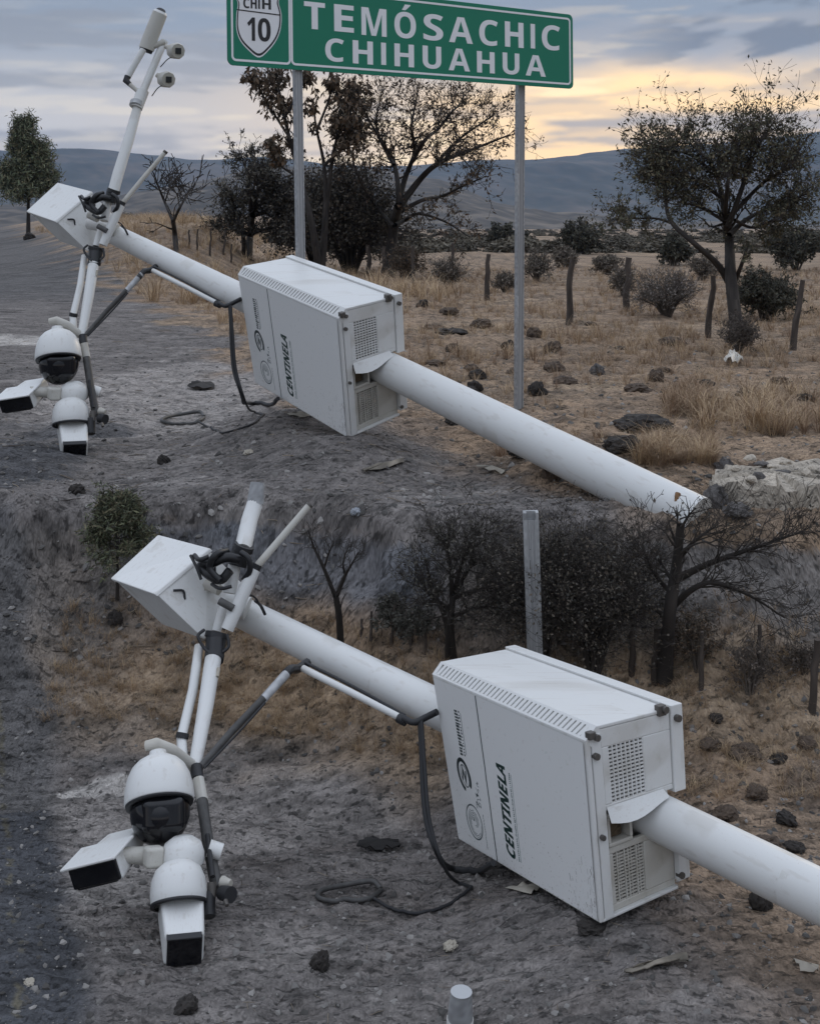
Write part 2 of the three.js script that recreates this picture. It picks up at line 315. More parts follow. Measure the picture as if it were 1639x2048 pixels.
// ---------------------------------------------------------------- vegetation builders
const rv = (r) => { const z = r() * 2 - 1, a = r() * 6.2832, q = Math.sqrt(1 - z * z); return V(q * Math.cos(a), z, q * Math.sin(a)); };
function twig(wood, leaves, p, dir, len, rad, depth, r, o) {
  const pts = [p.clone()], n = 3, rads = [rad]; let dd = dir.clone();
  for (let i = 1; i <= n; i++) { dd.addScaledVector(rv(r), o.kink ?? .28).addScaledVector(V(0, 1, 0), o.up ?? .06).normalize(); pts.push(pts[i - 1].clone().addScaledVector(dd, len / n)); rads.push(Math.max(rad * (1 - .75 * i / n), o.rmin ?? .0015)); }
  wood.tube(pts, rads, depth > 1 ? 5 : 3, false);
  if (depth > 0) { const kids = o.kids ?? 3; for (let k = 0; k < kids; k++) { const i = 1 + Math.floor(r() * n), q = pts[i]; const nd = dd.clone().addScaledVector(rv(r), o.spread ?? .9).normalize(); twig(wood, leaves, q, nd, len * (.5 + r() * .3), rad * .5, depth - 1, r, o); } }
  if (leaves && depth <= (o.leafDepth ?? 1)) {
    const m = Math.floor((o.leaves ?? 5) * (.3 + r() * 1.4));
    for (let k = 0; k < m; k++) {
      const t = r(), i = Math.min(n - 1, Math.floor(t * n)), q = pts[i].clone().lerp(pts[i + 1], t * n - i).addScaledVector(rv(r), len * (o.fluff ?? .16));
      const ld = rv(r).addScaledVector(V(0, 1, 0), o.droop ?? -.3).normalize(), sd = ld.clone().cross(rv(r)).normalize();
      const cc = o.colours[Math.floor(r() * o.colours.length)], b = .75 + r() * .5; leaves.col = [cc[0] * b, cc[1] * b, cc[2] * b];
      const L = o.leafL * (.6 + r() * .8); leaves.leaf(q, ld, sd, L, L * (o.leafW ?? .45));
    }
  }
}
function plant(name, label, category, base, limbs, o, seed, woodMat = M.bark, group) {
  const r = rngOf(seed), wood = new Acc(), leaves = o.leaves === 0 ? null : new Acc(true);
  for (const lb of limbs) {
    const pts = bent(lb.p, Math.max(4, lb.p.length * 4)), n = pts.length;
    wood.tube(pts, pts.map((_, i) => lerp(lb.r0, lb.r1, i / (n - 1))), lb.r0 > .03 ? 8 : 5, false);
    const len = pts.reduce((s, p, i) => i ? s + p.distanceTo(pts[i - 1]) : 0, 0);
    const m = lb.twigs ?? o.twigs;
    for (let k = 0; k < m; k++) {
      const t = lerp(lb.t0 ?? o.t0 ?? .35, 1, Math.pow(r(), .8)), i = Math.min(n - 2, Math.floor(t * (n - 1))), q = pts[i].clone().lerp(pts[i + 1], t * (n - 1) - i);
      const dir = pts[i + 1].clone().sub(pts[i]).normalize().addScaledVector(rv(r), o.wild ?? 1).normalize();
      twig(wood, leaves, q, dir, (lb.tw ?? o.tw) * (.6 + r() * .7), lerp(lb.r0, lb.r1, t) * .45, o.depth ?? 2, r, o);
    }
  }
  const T = new Thing(name, label, category, base, group);
  T.add('trunk', wood.geo(), woodMat); if (leaves) T.add('crown', leaves.geo(false), M.leaf);
  return T;
}
const limbOf = (map, d, pts, r0, r1, rr, extra = {}) => ({ p: pts.map(([x, y], i) => { const [a, b] = map(x, y); return S(a, b, d + (i ? (rr() - .5) * (extra.dz ?? .08) * d : 0)); }), r0: r0 * d / F, r1: r1 * d / F, ...extra });
const same = (x, y) => [x, y], low = (x, y) => [1.52 * x + 141, 1.52 * y + 514.6];
const OLIVE = [[.085, .083, .05], [.11, .098, .06], [.065, .066, .045], [.13, .105, .065]];
const BROWN = [[.115, .078, .05], [.085, .062, .043], [.15, .1, .062], [.075, .06, .042]];
const GREYG = [[.075, .075, .05], [.055, .058, .042], [.1, .09, .065]];
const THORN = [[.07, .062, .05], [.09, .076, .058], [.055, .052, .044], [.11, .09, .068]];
function shrub(name, label, px, py, wpx, hpx, o, seed, woodMat = M.barkGrey, group, dOver) {
  const b = dOver ? S(px, py, dOver) : sight(px, py), d = -b.z, k = d / F, r = rngOf(seed), limbs = [];
  for (let i = 0; i < (o.stems ?? 16); i++) {
    const a = r() * 6.283, sp = Math.sqrt(r()), ex = V(Math.cos(a) * sp * wpx * k * .42, hpx * k * (.55 + .4 * r()) * (1 - .45 * sp * sp), Math.sin(a) * sp * wpx * k * .42);
    const p0 = b.clone().add(V(ex.x * .12, -.03, ex.z * .12));
    limbs.push({ p: [p0, b.clone().addScaledVector(ex, .5).add(V(0, hpx * k * .06, 0)), b.clone().add(ex)], r0: (o.stemR ?? 2.2) * k, r1: .6 * k });
  }
  return plant(name, label, o.cat ?? 'shrub', b, limbs, { twigs: 5, t0: .25, tw: hpx * k * .32, leafL: (o.lpx ?? 7) * k, rmin: .35 * k, colours: GREYG, leaves: 5, ...o }, seed + 1, woodMat, group);
}

// ---------------------------------------------------------------- trees and shrubs of the field
{
  const rr = rngOf(5);
  // broad tree behind the sign
  const bc = sight(778, 556), dc = -bc.z; const L = (p, r0, r1, e) => limbOf(same, dc, p, r0, r1, rr, e);
  plant('mesquite_tree', 'broad dark tree with sparse brown leaves behind the green sign', 'tree', bc, [
    L([[777, 560], [779, 533], [787, 452], [797, 412]], 13, 9, { twigs: 0 }),
    L([[797, 414], [843, 355], [883, 323], [944, 299], [1020, 269]], 8, 1.5, { twigs: 34 }),
    L([[797, 414], [797, 388], [787, 323], [762, 283], [722, 212]], 7, 1.5, { twigs: 34 }),
    L([[797, 400], [812, 350], [827, 311], [823, 251], [835, 186]], 7, 1.3, { twigs: 36 }),
    L([[826, 318], [848, 282], [875, 259], [900, 228], [928, 200]], 5, 1.2, { twigs: 32 }),
    L([[860, 340], [905, 290], [945, 258], [985, 232]], 4, 1.2, { twigs: 26 }),
    L([[790, 450], [810, 440], [843, 428], [891, 444], [938, 474]], 5, 1, { twigs: 16, tw: .5 }),
    L([[796, 425], [840, 402], [883, 392], [930, 370], [966, 355]], 5, 1, { twigs: 20, tw: .6 }),
    L([[787, 330], [765, 290], [752, 240], [760, 200]], 4, 1.1, { twigs: 22 }),
    L([[787, 452], [750, 410], [715, 350], [700, 300]], 4, 1.1, { twigs: 16 }),
  ], { twigs: 26, t0: .34, tw: .75, depth: 2, kids: 3, leaves: 2.0, leafL: .12, leafW: .42, colours: BROWN, fluff: .2, wild: .9, spread: .95, rmin: .006, up: .1 }, 101, M.barkDark);
  // tall thin tree with hanging clusters, left of it
  const be = sight(640, 552), de = -be.z; const K = (p, r0, r1, e) => limbOf(same, de, p, r0, r1, rr, { dz: .03, ...e });
  plant('eucalyptus_tree', 'slender tree with hanging leaf clusters beside the left sign post', 'tree', be, [
    K([[640, 556], [622, 440], [598, 350], [569, 235], [553, 150]], 8, 1.4, { twigs: 44, t0: .55, tw: .5 }),
    K([[640, 540], [650, 430], [648, 331], [633, 259], [625, 205]], 6, 1.2, { twigs: 8, t0: .6, tw: .3 }),
    K([[645, 540], [655, 400], [668, 300], [688, 232], [708, 176]], 6, 1.2, { twigs: 60, t0: .55, tw: .62 }),
    K([[600, 356], [560, 330], [548, 290]], 3, 1, { twigs: 16, t0: .5, tw: .32 }),
    K([[582, 280], [540, 215], [505, 155]], 3, 1, { twigs: 20, t0: .3, tw: .35 }),
    K([[648, 331], [690, 290], [716, 240]], 4, 1, { twigs: 34, t0: .2, tw: .5 }),
    K([[569, 235], [600, 180], [612, 150]], 3, .8, { twigs: 12, t0: .3, tw: .35 }),
    K([[633, 262], [660, 190], [664, 150]], 3, .8, { twigs: 12, t0: .55, tw: .3 }),
  ], { t0: .4, tw: .5, depth: 1, kids: 3, leaves: 5, leafL: .19, leafW: .42, colours: BROWN, fluff: .2, wild: .8, droop: -1.1, rmin: .006, up: -.02 }, 102, M.barkDark);
  // very dark thicket below both
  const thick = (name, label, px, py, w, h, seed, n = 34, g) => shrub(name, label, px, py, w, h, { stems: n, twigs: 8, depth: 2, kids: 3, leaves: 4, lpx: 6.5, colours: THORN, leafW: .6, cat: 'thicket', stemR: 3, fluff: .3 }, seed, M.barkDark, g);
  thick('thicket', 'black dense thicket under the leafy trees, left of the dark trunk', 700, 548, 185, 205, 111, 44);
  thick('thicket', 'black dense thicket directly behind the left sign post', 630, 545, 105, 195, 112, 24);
  // bushy tree to the left of the post
  const bb = sight(497, 520), db = -bb.z; const B = (p, r0, r1, e) => limbOf(same, db, p, r0, r1, rr, e);
  plant('bushy_tree', 'dusky bushy tree between the bare tree and the left sign post', 'tree', bb, [
    B([[497, 524], [500, 470], [505, 430]], 8, 6, { twigs: 0 }), B([[490, 524], [486, 470], [470, 420], [462, 390]], 6, 1.2), B([[505, 432], [530, 390], [560, 372]], 5, 1.2),
    B([[502, 440], [500, 390], [492, 340], [484, 312]], 5, 1), B([[510, 430], [545, 420], [585, 400]], 5, 1.2), B([[503, 435], [520, 370], [540, 335]], 5, 1), B([[500, 470], [540, 455], [580, 460]], 4, 1), B([[497, 470], [470, 450], [448, 430]], 4, 1),
  ], { twigs: 34, t0: .1, tw: .6, depth: 2, kids: 3, leaves: 2.4, leafL: .13, colours: [[.085, .078, .06], [.11, .096, .074], [.07, .066, .055]], fluff: .25, rmin: .009 }, 103, M.barkDark);
  // bare tree
  const b2 = sight(352, 510), d2 = -b2.z; const N = (p, r0, r1, e) => limbOf(same, d2, p, r0, r1, rr, e);
  plant('bare_tree', 'bare leafless forked tree behind the fallen mast pole', 'tree', b2, [
    N([[353, 514], [350, 470], [346, 440]], 6, 4.5, { twigs: 2 }), N([[346, 442], [328, 400], [316, 370], [308, 345]], 3.6, .8), N([[348, 440], [360, 415], [372, 395], [382, 380]], 3.6, .8), N([[330, 404], [338, 380], [344, 362]], 2, .6), N([[360, 416], [356, 395], [358, 380]], 2, .6),
  ], { twigs: 10, t0: .3, tw: .62, depth: 2, kids: 2, leaves: 0, wild: .6, rmin: .012, colours: BROWN }, 104, M.barkDark);
  // conifer at the far left
  const DP = 108;
  const b3 = S(57, 448, DP), lim = [{ p: [b3.clone().setY(ground0(b3.x, b3.z) - .1), S(57, 400, DP), S(52, 255, DP)], r0: .2, r1: .05, twigs: 0 }];
  { const r = rngOf(66); for (let i = 0; i < 90; i++) { const t = r(), y = lerp(402, 262, t), w = (1 - t) * 60 * (.65 + .5 * r()) + 8, a = r() * 6.283; const p0 = S(lerp(57, 52, t), y, DP), p1 = p0.clone().add(V(Math.cos(a) * w * DP / F, (8 + 14 * r()) * DP / F, Math.sin(a) * w * DP / F)); lim.push({ p: [p0, p0.clone().lerp(p1, .5).add(V(0, -.02, 0)), p1], r0: .05, r1: .018 }); } }
  plant('pine_tree', 'green pine on the far left beyond the road', 'tree', V(b3.x, ground0(b3.x, b3.z), b3.z), lim,
    { twigs: 9, t0: .15, tw: .72, depth: 1, kids: 3, leaves: 6, leafL: .42, leafW: .18, fluff: .4, colours: [[.13, .15, .085], [.16, .17, .1], [.1, .115, .07], [.19, .17, .1]], rmin: .016 }, 105, M.bark);
  // leaning tree on the right
  const b4 = sight(1472, 690), d4 = -b4.z; const Q = (p, r0, r1, e) => limbOf(same, d4, p, r0, r1, rr, e);
  plant('acacia_tree', 'dark olive tree with a long limb reaching left on the right side', 'tree', b4, [
    Q([[1474, 700], [1471, 650], [1460, 552], [1457, 480], [1449, 424]], 15, 8, { twigs: 8, t0: .8 }),
    Q([[1462, 575], [1438, 534], [1391, 490], [1343, 446], [1329, 384], [1318, 330]], 8, 2, { twigs: 34, t0: .72 }),
    Q([[1344, 447], [1310, 437], [1274, 437], [1218, 440]], 3, 1, { twigs: 28, t0: .25, tw: .22 }),
    Q([[1457, 470], [1490, 440], [1533, 417], [1570, 402], [1612, 388]], 6, 1.2, { twigs: 46 }),
    Q([[1455, 452], [1478, 390], [1497, 333], [1520, 285], [1533, 248]], 6, 1.2, { twigs: 56 }),
    Q([[1449, 426], [1436, 365], [1415, 320], [1362, 272]], 6, 1.2, { twigs: 60 }),
    Q([[1449, 426], [1455, 360], [1462, 310], [1470, 275]], 5, 1.2, { twigs: 56 }),
    Q([[1440, 395], [1390, 360], [1345, 345], [1300, 340]], 4, 1, { twigs: 50 }),
    Q([[1462, 430], [1520, 370], [1565, 340], [1590, 320]], 5, 1.2, { twigs: 54 }),
    Q([[1420, 340], [1380, 310], [1330, 300], [1294, 296]], 4, 1, { twigs: 40 }),
    Q([[1470, 560], [1485, 520], [1492, 498], [1526, 493]], 5, 1, { twigs: 5, tw: .12 }),
    Q([[1445, 440], [1400, 415], [1365, 405]], 4, 1, { twigs: 34 }),
    Q([[1468, 440], [1500, 455], [1545, 440], [1580, 430]], 4, 1, { twigs: 34, tw: .25 }),
  ], { twigs: 40, t0: .3, tw: .36, depth: 2, kids: 3, leaves: 2.9, leafL: .054, leafW: .42, colours: OLIVE, fluff: .22, wild: 1, rmin: .0022 }, 106, M.bark);
  // shrubs
  const far = { stems: 16, twigs: 7, leaves: 5, lpx: 7, colours: [[.055, .055, .04], [.075, .07, .05], [.045, .045, .036]] };
  const dry = { stems: 26, twigs: 6, leaves: 2, lpx: 5, depth: 2, kids: 2, colours: [[.17, .145, .12], [.13, .11, .09], [.2, .17, .13]] };
  const sh = (n, l, x, y, w, h, o, s, m, g) => shrub(n, l, x, y, w, h, o, s, m, g);
  sh('round_shrub', 'round grey-green shrub just right of the right sign post on the skyline', 1166, 508, 86, 58, far, 201);
  sh('round_shrub', 'round grey-green shrub between the sign post and the leaning tree', 1344, 532, 66, 52, far, 203);
  sh('round_shrub', 'round dark shrub behind the right edge, right of the leaning tree', 1590, 540, 116, 90, far, 205);
  sh('round_shrub', 'grey-green shrub directly right behind the right sign post foot line', 1010, 496, 90, 40, far, 206);
  sh('grey_shrub', 'pale grey leafless shrub in front of the fence', 1333, 632, 130, 88, { ...dry, stems: 46, leaves: 1.6, colours: [[.23, .2, .18], [.18, .16, .145]] }, 207);
  sh('dark_shrub', 'dark green shrub at the foot of the leaning tree', 1527, 640, 104, 84, { stems: 26, twigs: 9, leaves: 6, lpx: 6, colours: [[.06, .06, .042], [.08, .074, .052], [.05, .05, .038]] }, 209);
  sh('dry_shrub', 'small brown shrub beside the fence post nearest the cabinet', 892, 578, 60, 62, dry, 211);
  sh('dry_shrub', 'small brown shrub just left of the right sign post', 1010, 585, 50, 40, dry, 213);
  sh('dry_shrub', 'small brown shrub right of the right sign post by the fence', 1072, 562, 52, 54, dry, 215);
  sh('dry_shrub', 'brown shrub behind the fence post in the middle of the field', 1216, 548, 60, 36, { ...dry, leaves: 4 }, 217);
  sh('dry_shrub', 'brown shrub at the foot of the thick grey fence post', 1246, 592, 44, 56, dry, 219);
  sh('dry_shrub', 'brown shrub far right behind the fence', 1130, 535, 50, 34, { ...dry, leaves: 4 }, 221);
  sh('dry_shrub', 'dark brown shrub below the broad tree trunk', 815, 560, 54, 62, { ...dry, colours: BROWN, leaves: 4 }, 223);
  sh('dry_shrub', 'low brown shrub at the fork of the leaning tree trunk', 1478, 712, 76, 70, { ...dry, colours: [[.07, .055, .045], [.1, .08, .065]], leaves: 3 }, 225);
  sh('dry_shrub', 'low brown shrub left of the tilted fence post', 1405, 560, 60, 44, { ...dry, leaves: 3 }, 227);
}
// far scrub: a band of bushes too far to tell apart
{
  const r = rngOf(77), a = new Acc(true);
  for (let i = 0; i < 620; i++) { const c = rv(r).multiplyScalar(.5 * Math.cbrt(r()) * (.7 + .3 * r())); c.y = Math.abs(c.y) * .9; const d = rv(r), sd = d.clone().cross(rv(r)).normalize(); const b = .7 + r() * .6; a.col = [b, b, b]; a.leaf(c, d, sd, .11, .07); }
  const n = 1500, im = new THREE.InstancedMesh(a.geo(false), M.leaf, n), o = new THREE.Object3D(), cc = new THREE.Color();
  for (let i = 0; i < n; i++) {
    const d = 75 + 620 * r() ** 1.6, x = lerp(Math.max(-.45 * d, fieldEdge(d) + 14), .78 * d, r()), s = .9 + r() * 1.9;
    o.position.set(x, ground0(x, -d) - .1, -d); o.rotation.y = r() * 6; o.scale.set(s * 1.3, s * (.5 + .5 * r()), s * 1.3); o.updateMatrix(); im.setMatrixAt(i, o.matrix);
    const k = .6 + r() * .8; im.setColorAt(i, cc.setRGB(.115 * k, .1 * k, .075 * k));
  }
  shadows(im); im.name = 'far_scrub'; im.userData = { kind: 'stuff', label: 'band of far low scrub below the hills', category: 'scrub' }; scene.add(im);
}
// dry grass
{
  const r = rngOf(88), a = new Acc(true);
  for (let i = 0; i < 34; i++) {
    const az = r() * 6.283, l = .1 + r() * .2, b = V(Math.cos(az), 0, Math.sin(az)).multiplyScalar(.05 * r()), lean = V(Math.cos(az), 0, Math.sin(az)).multiplyScalar(.2 + r() * 1.5), sd = V(-Math.sin(az), 0, Math.cos(az)).multiplyScalar(.0017);
    const m = b.clone().addScaledVector(lean, l * .35).add(V(0, l * .6, 0)), t = b.clone().addScaledVector(lean, l).add(V(0, l * (.7 + .3 * r()), 0)); const k = .7 + r() * .6; a.col = [k, k, k];
    const q = [b.clone().add(sd), b.clone().sub(sd), m.clone().add(sd), m.clone().sub(sd), t].map(p => a.v(p.x, p.y, p.z)); a.i.push(q[0], q[1], q[2], q[1], q[3], q[2], q[2], q[3], q[4]);
  }
  const spots = [];
  const put = (x, d, s, tone) => spots.push([x, d, s, tone]);
  for (let i = 0; i < 12000; i++) { const d = 8.2 + 40 * r() ** 1.5, x = fieldEdge(d) + .5 + r() * (d * .75 + 3); if (fbm(x * .9 + 4, d * .7, 4) + (d > 12 ? .08 : -.01) < .49) continue; put(x, d, .16 + .6 * r() ** 2 + (d > 14 ? .3 : 0), r() * .8); }
  for (let i = 0; i < 300; i++) { const p = sight(1385 + 270 * r(), 785 + 85 * r()); if (fbm(p.x * 3, p.z * 2, 3) < .44) continue; put(p.x, -p.z, .25 + .8 * r() ** 1.6, r()); }
  for (let i = 0; i < 80; i++) { const p = sight(1330 + 80 * r(), 790 + 45 * r()); put(p.x, -p.z, .35 + r() * .6, r() * .6); }
  for (let i = 0; i < 240; i++) { const p = sight(1270 + 160 * r(), 880 + 50 * r()); put(p.x, -p.z, .25 + r() * .35, r()); }
  for (let i = 0; i < 1400; i++) { const d = 26 + 110 * r() ** 1.4, x = fieldEdge(d) + .2 + (4 + d * .1) * r(); put(x, d, 1 + r() * 1.2, .3 + r() * .7); }
  for (let i = 0; i < 900; i++) { const x = -1.9 + 2.1 * r(), d = edgeAt(x) - .3 - .5 * r(); put(x, d, .14 + r() * .2, .3 + .7 * r()); }
  for (let i = 0; i < 1000; i++) { const x = .5 + 2 * r(), d = edgeAt(x) - .25 - .95 * r(); put(x, d, .12 + r() * .2, .2 + .8 * r()); }
  const im = new THREE.InstancedMesh(a.geo(false), M.leaf, spots.length), o = new THREE.Object3D(), cc = new THREE.Color();
  spots.forEach(([x, d, s, tone], i) => { o.position.set(x, CAMY + height(x, d) - .01, -d); o.rotation.set((r() - .5) * .3, r() * 6.28, (r() - .5) * .3); o.scale.set(s, s * (.8 + .4 * r()), s); o.updateMatrix(); im.setMatrixAt(i, o.matrix); const c = mix3([.2, .13, .085], [.5, .37, .23], tone); im.setColorAt(i, cc.setRGB(...c)); });
  shadows(im); im.name = 'dry_grass'; im.userData = { kind: 'stuff', label: 'dry straw-coloured grass over the field', category: 'grass' }; scene.add(im);
}
// loose gravel and litter of straw
{
  const r = rngOf(99), g0 = new THREE.IcosahedronGeometry(1, 0); { const p = g0.attributes.position; const seen = {}; for (let i = 0; i < p.count; i++) { const key = [p.getX(i), p.getY(i), p.getZ(i)].map(v => v.toFixed(3)).join(); const f = seen[key] ??= .7 + r() * .6; p.setXYZ(i, p.getX(i) * f, p.getY(i) * f * .6, p.getZ(i) * f); } g0.computeVertexNormals(); }
  const n = 15000, im = new THREE.InstancedMesh(g0, mat({ color: 0xffffff, roughness: 1 }), n), o = new THREE.Object3D(), cc = new THREE.Color();
  for (let i = 0; i < n; i++) {
    const up = i % 2; const d = up ? 7 + 9 * r() ** 1.7 : 3.5 + 3.2 * r(), x = (r() - .5) * d * .75;
    const s = .003 + .014 * r() ** 5 * (up ? 1.6 : 1); o.position.set(x, CAMY + height(x, d) - s * .05, -d); o.rotation.set(r() * .6, r() * 6.28, r() * .6); o.scale.set(s * 1.3, s, s); o.updateMatrix(); im.setMatrixAt(i, o.matrix);
    const k = .07 + .26 * r() ** 1.8; im.setColorAt(i, cc.setRGB(k, k * .94, k * .88));
  }
  shadows(im); im.name = 'gravel'; im.userData = { kind: 'stuff', label: 'loose small stones scattered over the shoulder', category: 'gravel' }; scene.add(im);
}

{
  const r = rngOf(123), a = new Acc(); a.tube([V(-.5, 0, 0), V(-.1, .03, .012), V(.2, .01, -.012), V(.5, .03, .01)], [.02, .028, .024, .012], 4, false);
  const n = 3600, im = new THREE.InstancedMesh(a.geo(false), mat({ color: 0xffffff, roughness: 1 }), n), o = new THREE.Object3D(), cc = new THREE.Color();
  for (let i = 0; i < n; i++) {
    const up = r() < .62; const d = up ? 7 + 11 * r() ** 1.6 : 3.6 + 3 * r(), x = up ? lerp(-.4, .4, r()) * d : (r() - .42) * d * .72; if (!up && x < -.95) continue;
    const s = up ? .05 + .09 * r() ** 3 : .018 + .04 * r() ** 3; o.position.set(x, CAMY + height(x, d) + .004, -d); o.rotation.set((r() - .5) * .3, r() * 6.28, (r() - .5) * .3); o.scale.set(s, s * .8, s); o.updateMatrix(); im.setMatrixAt(i, o.matrix);
    const c = r() < .45 ? mix3([.04, .034, .03], [.09, .07, .055], r()) : mix3([.17, .135, .1], [.34, .28, .21], r()); im.setColorAt(i, cc.setRGB(...c));
  }
  shadows(im); im.name = 'twig_litter'; im.userData = { kind: 'stuff', label: 'small twigs and straw scattered over the soil', category: 'litter' }; scene.add(im);
}

// ---------------------------------------------------------------- road sign
const font = await new FontLoader().loadAsync('fonts/droid/droid_sans_bold.typeface.json');
{
  const o = S(455, 130, 8.85), e = S(1145, 178, 10.8), x = e.clone().sub(o), Wd = x.length(); x.normalize();
  const y = V(0, 1, 0).addScaledVector(x, -x.y).normalize(), z = x.clone().cross(y).normalize(), Hh = 148 * 10.8 / F;
  const mtx = frame(o, x, y, z), inv = mtx.clone().invert();
  const cam = camera.position.clone().applyMatrix4(inv);
  const onPanel = (px, py) => { const q = S(px, py, 10).applyMatrix4(inv).sub(cam); const t = -cam.z / q.z; return [cam.x + q.x * t, cam.y + q.y * t]; };
  const zz = (a, b) => onPanel(430 + a * .4576, b * .4576);
  const lB = S(612, 890, 9.15), rB = S(1043, 815, 10.7); lB.y = ground0(lB.x, lB.z) - .05; rB.y = ground0(rB.x, rB.z) - .05;
  const T = new Thing('road_sign', 'green highway sign reading TEMÓSACHIC CHIHUAHUA on two galvanised posts', 'road sign', V((lB.x + rB.x) / 2, Math.min(lB.y, rB.y), (lB.z + rB.z) / 2));
  const round = (x0, y0, x1, y1, r) => { const s = new THREE.Shape(); s.moveTo(x0 + r, y0); s.lineTo(x1 - r, y0); s.absarc(x1 - r, y0 + r, r, -Math.PI / 2, 0); s.lineTo(x1, y1 - r); s.absarc(x1 - r, y1 - r, r, 0, Math.PI / 2); s.lineTo(x0 + r, y1); s.absarc(x0 + r, y1 - r, r, Math.PI / 2, Math.PI); s.lineTo(x0, y0 + r); s.absarc(x0 + r, y0 + r, r, Math.PI, Math.PI * 1.5); return s; };
  const ext = (shape, depth, zo, bev = 0) => { const g = new THREE.ExtrudeGeometry(shape, { depth, bevelEnabled: bev > 0, bevelSize: bev, bevelThickness: bev, bevelOffset: -bev, bevelSegments: 2, curveSegments: 10 }); g.translate(0, 0, zo); return g.applyMatrix4(mtx); };
  const panel = T.add('panel', ext(round(0, 0, Wd, Hh, .045), .004, 0, .001), M.green);
  const edge = round(.0, .0, Wd, Hh, .045); edge.holes.push(round(.012, .012, Wd - .012, Hh - .012, .036));
  T.add('panel_edge', ext(edge, .006, -.004), mat({ color: rgb(.006, .075, .05), roughness: .5 }), panel);
  const [xs] = zz(325, 150);
  const ring = (x0, x1) => { const s = round(x0, .03, x1, Hh - .03, .035); s.holes.push(round(x0 + .0155, .0455, x1 - .0155, Hh - .0455, .022)); return s; };
  T.add('border', ext(ring(.028, xs + .006), .0015, .0048), M.signWhite, panel);
  T.add('border', ext(ring(xs - .004 + .012, Wd - .028), .0015, .0052), M.signWhite, panel);
  // route shield
  const shieldPts = [[80, -62], [108, -74], [140, -62], [165, -70], [190, -62], [222, -74], [272, -62], [283, -30], [276, 10], [288, 60], [286, 120], [270, 170], [238, 215], [190, 252], [142, 218], [108, 178], [92, 130], [92, 62], [97, 10], [76, -30]].map(([a, b]) => zz(a, b));
  const cxs = shieldPts.reduce((s, p) => s + p[0], 0) / shieldPts.length, cys = shieldPts.reduce((s, p) => s + p[1], 0) / shieldPts.length;
  const shape = (k) => { const c = new THREE.CatmullRomCurve3(shieldPts.map(p => V(cxs + (p[0] - cxs) * k, cys + (p[1] - cys) * k, 0)), true, 'centripetal').getPoints(90); return new THREE.Shape(c.map(p => new THREE.Vector2(p.x, p.y))); };
  const inside = (s) => s;
  const sh = T.add('route_shield', ext(inside(shape(1.0)), .0012, .0048), M.signWhite, panel);
  const outline = shape(.965); outline.holes.push(new THREE.Path(shape(.915).getPoints())); T.add('shield_outline', ext(outline, .001, .0066), M.signBlack, panel);
  { const [a, b] = zz(94, 40), [c, d] = zz(282, 64); const s = new THREE.Shape(); s.moveTo(a, b); s.lineTo(c, d); s.lineTo(c, d - .008); s.lineTo(a, b - .008); T.add('shield_bar', ext(s, .001, .0066), M.signBlack, panel); }
  const glyph = (ch, x0, x1, yt, yb, material, zo, squeeze = 1) => {
    const [ax, ab] = zz(x0, yb), [bx, bt] = zz(x1, yt), [, yl] = zz(x0, yb), mid = (ax + bx) / 2;
    const hgt = zz((x0 + x1) / 2, yt)[1] - zz((x0 + x1) / 2, yb)[1], base = zz((x0 + x1) / 2, yb)[1];
    const g = ch === 'I' ? new THREE.BoxGeometry(1, 1, .0015).translate(0, 0, .00075) : new TextGeometry(ch, { font, size: 1, depth: .0015, curveSegments: 8, bevelEnabled: false }); g.computeBoundingBox(); const b = g.boundingBox;
    g.translate(-(b.min.x + b.max.x) / 2, -b.min.y, 0); g.scale((bx - ax) / (b.max.x - b.min.x) * squeeze, hgt / (b.max.y - b.min.y), 1); g.translate(mid, base, zo); return g.applyMatrix4(mtx);
  };
  const row1 = [['T', 388, 478, 10, 128], ['E', 519, 603, 22, 140], ['M', 638, 746, 36, 157], ['Ó', 782, 874, 20, 168], ['S', 908, 993, 62, 178], ['A', 1020, 1122, 76, 188], ['C', 1152, 1232, 87, 200], ['H', 1264, 1344, 97, 207], ['I', 1376, 1394, 105, 212], ['C', 1425, 1503, 110, 220]];
  const row2 = [['C', 480, 560, 168, 270], ['H', 600, 687, 179, 280], ['I', 724, 744, 187, 284], ['H', 782, 866, 193, 292], ['U', 905, 985, 202, 301], ['A', 1018, 1110, 213, 310], ['H', 1142, 1218, 226, 319], ['U', 1254, 1326, 232, 326], ['A', 1354, 1441, 242, 333]];
  for (const [ch, a, b, c, d] of [...row1, ...row2]) T.add('letter', glyph(ch, a, b, c, d, null, .0048), M.signWhite, panel);
  for (const [ch, a, b, c, d] of [['C', 122, 148, -8, 36], ['H', 154, 180, -6, 38], ['I', 187, 194, -5, 39], ['H', 204, 242, -3, 41]]) T.add('letter', glyph(ch, a, b, c, d, null, .0064), M.signBlack, panel);
  for (const [ch, a, b, c, d] of [['1', 140, 172, 76, 178], ['0', 186, 240, 80, 182]]) T.add('numeral', glyph(ch, a, b, c, d, null, .0064), M.signBlack, panel);
  // two channel posts with the lip of the profile
  for (const [top, base, w] of [[zz(370, 300), lB, .062], [zz(1352, 370), rB, .072]]) {
    const t = V(top[0], .0, -.012).applyMatrix4(mtx).add(V(0, Hh * .92, 0)); const dir = t.clone().sub(base), len = dir.length(); dir.normalize();
    const zx = z.clone().addScaledVector(dir, -z.dot(dir)).normalize(), xx = zx.clone().cross(dir);
    const prof = new THREE.Shape([[-.5, -.55], [.5, -.55], [.5, .0], [.34, .0], [.34, -.4], [-.34, -.4], [-.34, 0], [-.5, 0]].map(([a, b]) => new THREE.Vector2(a * w, b * w)));
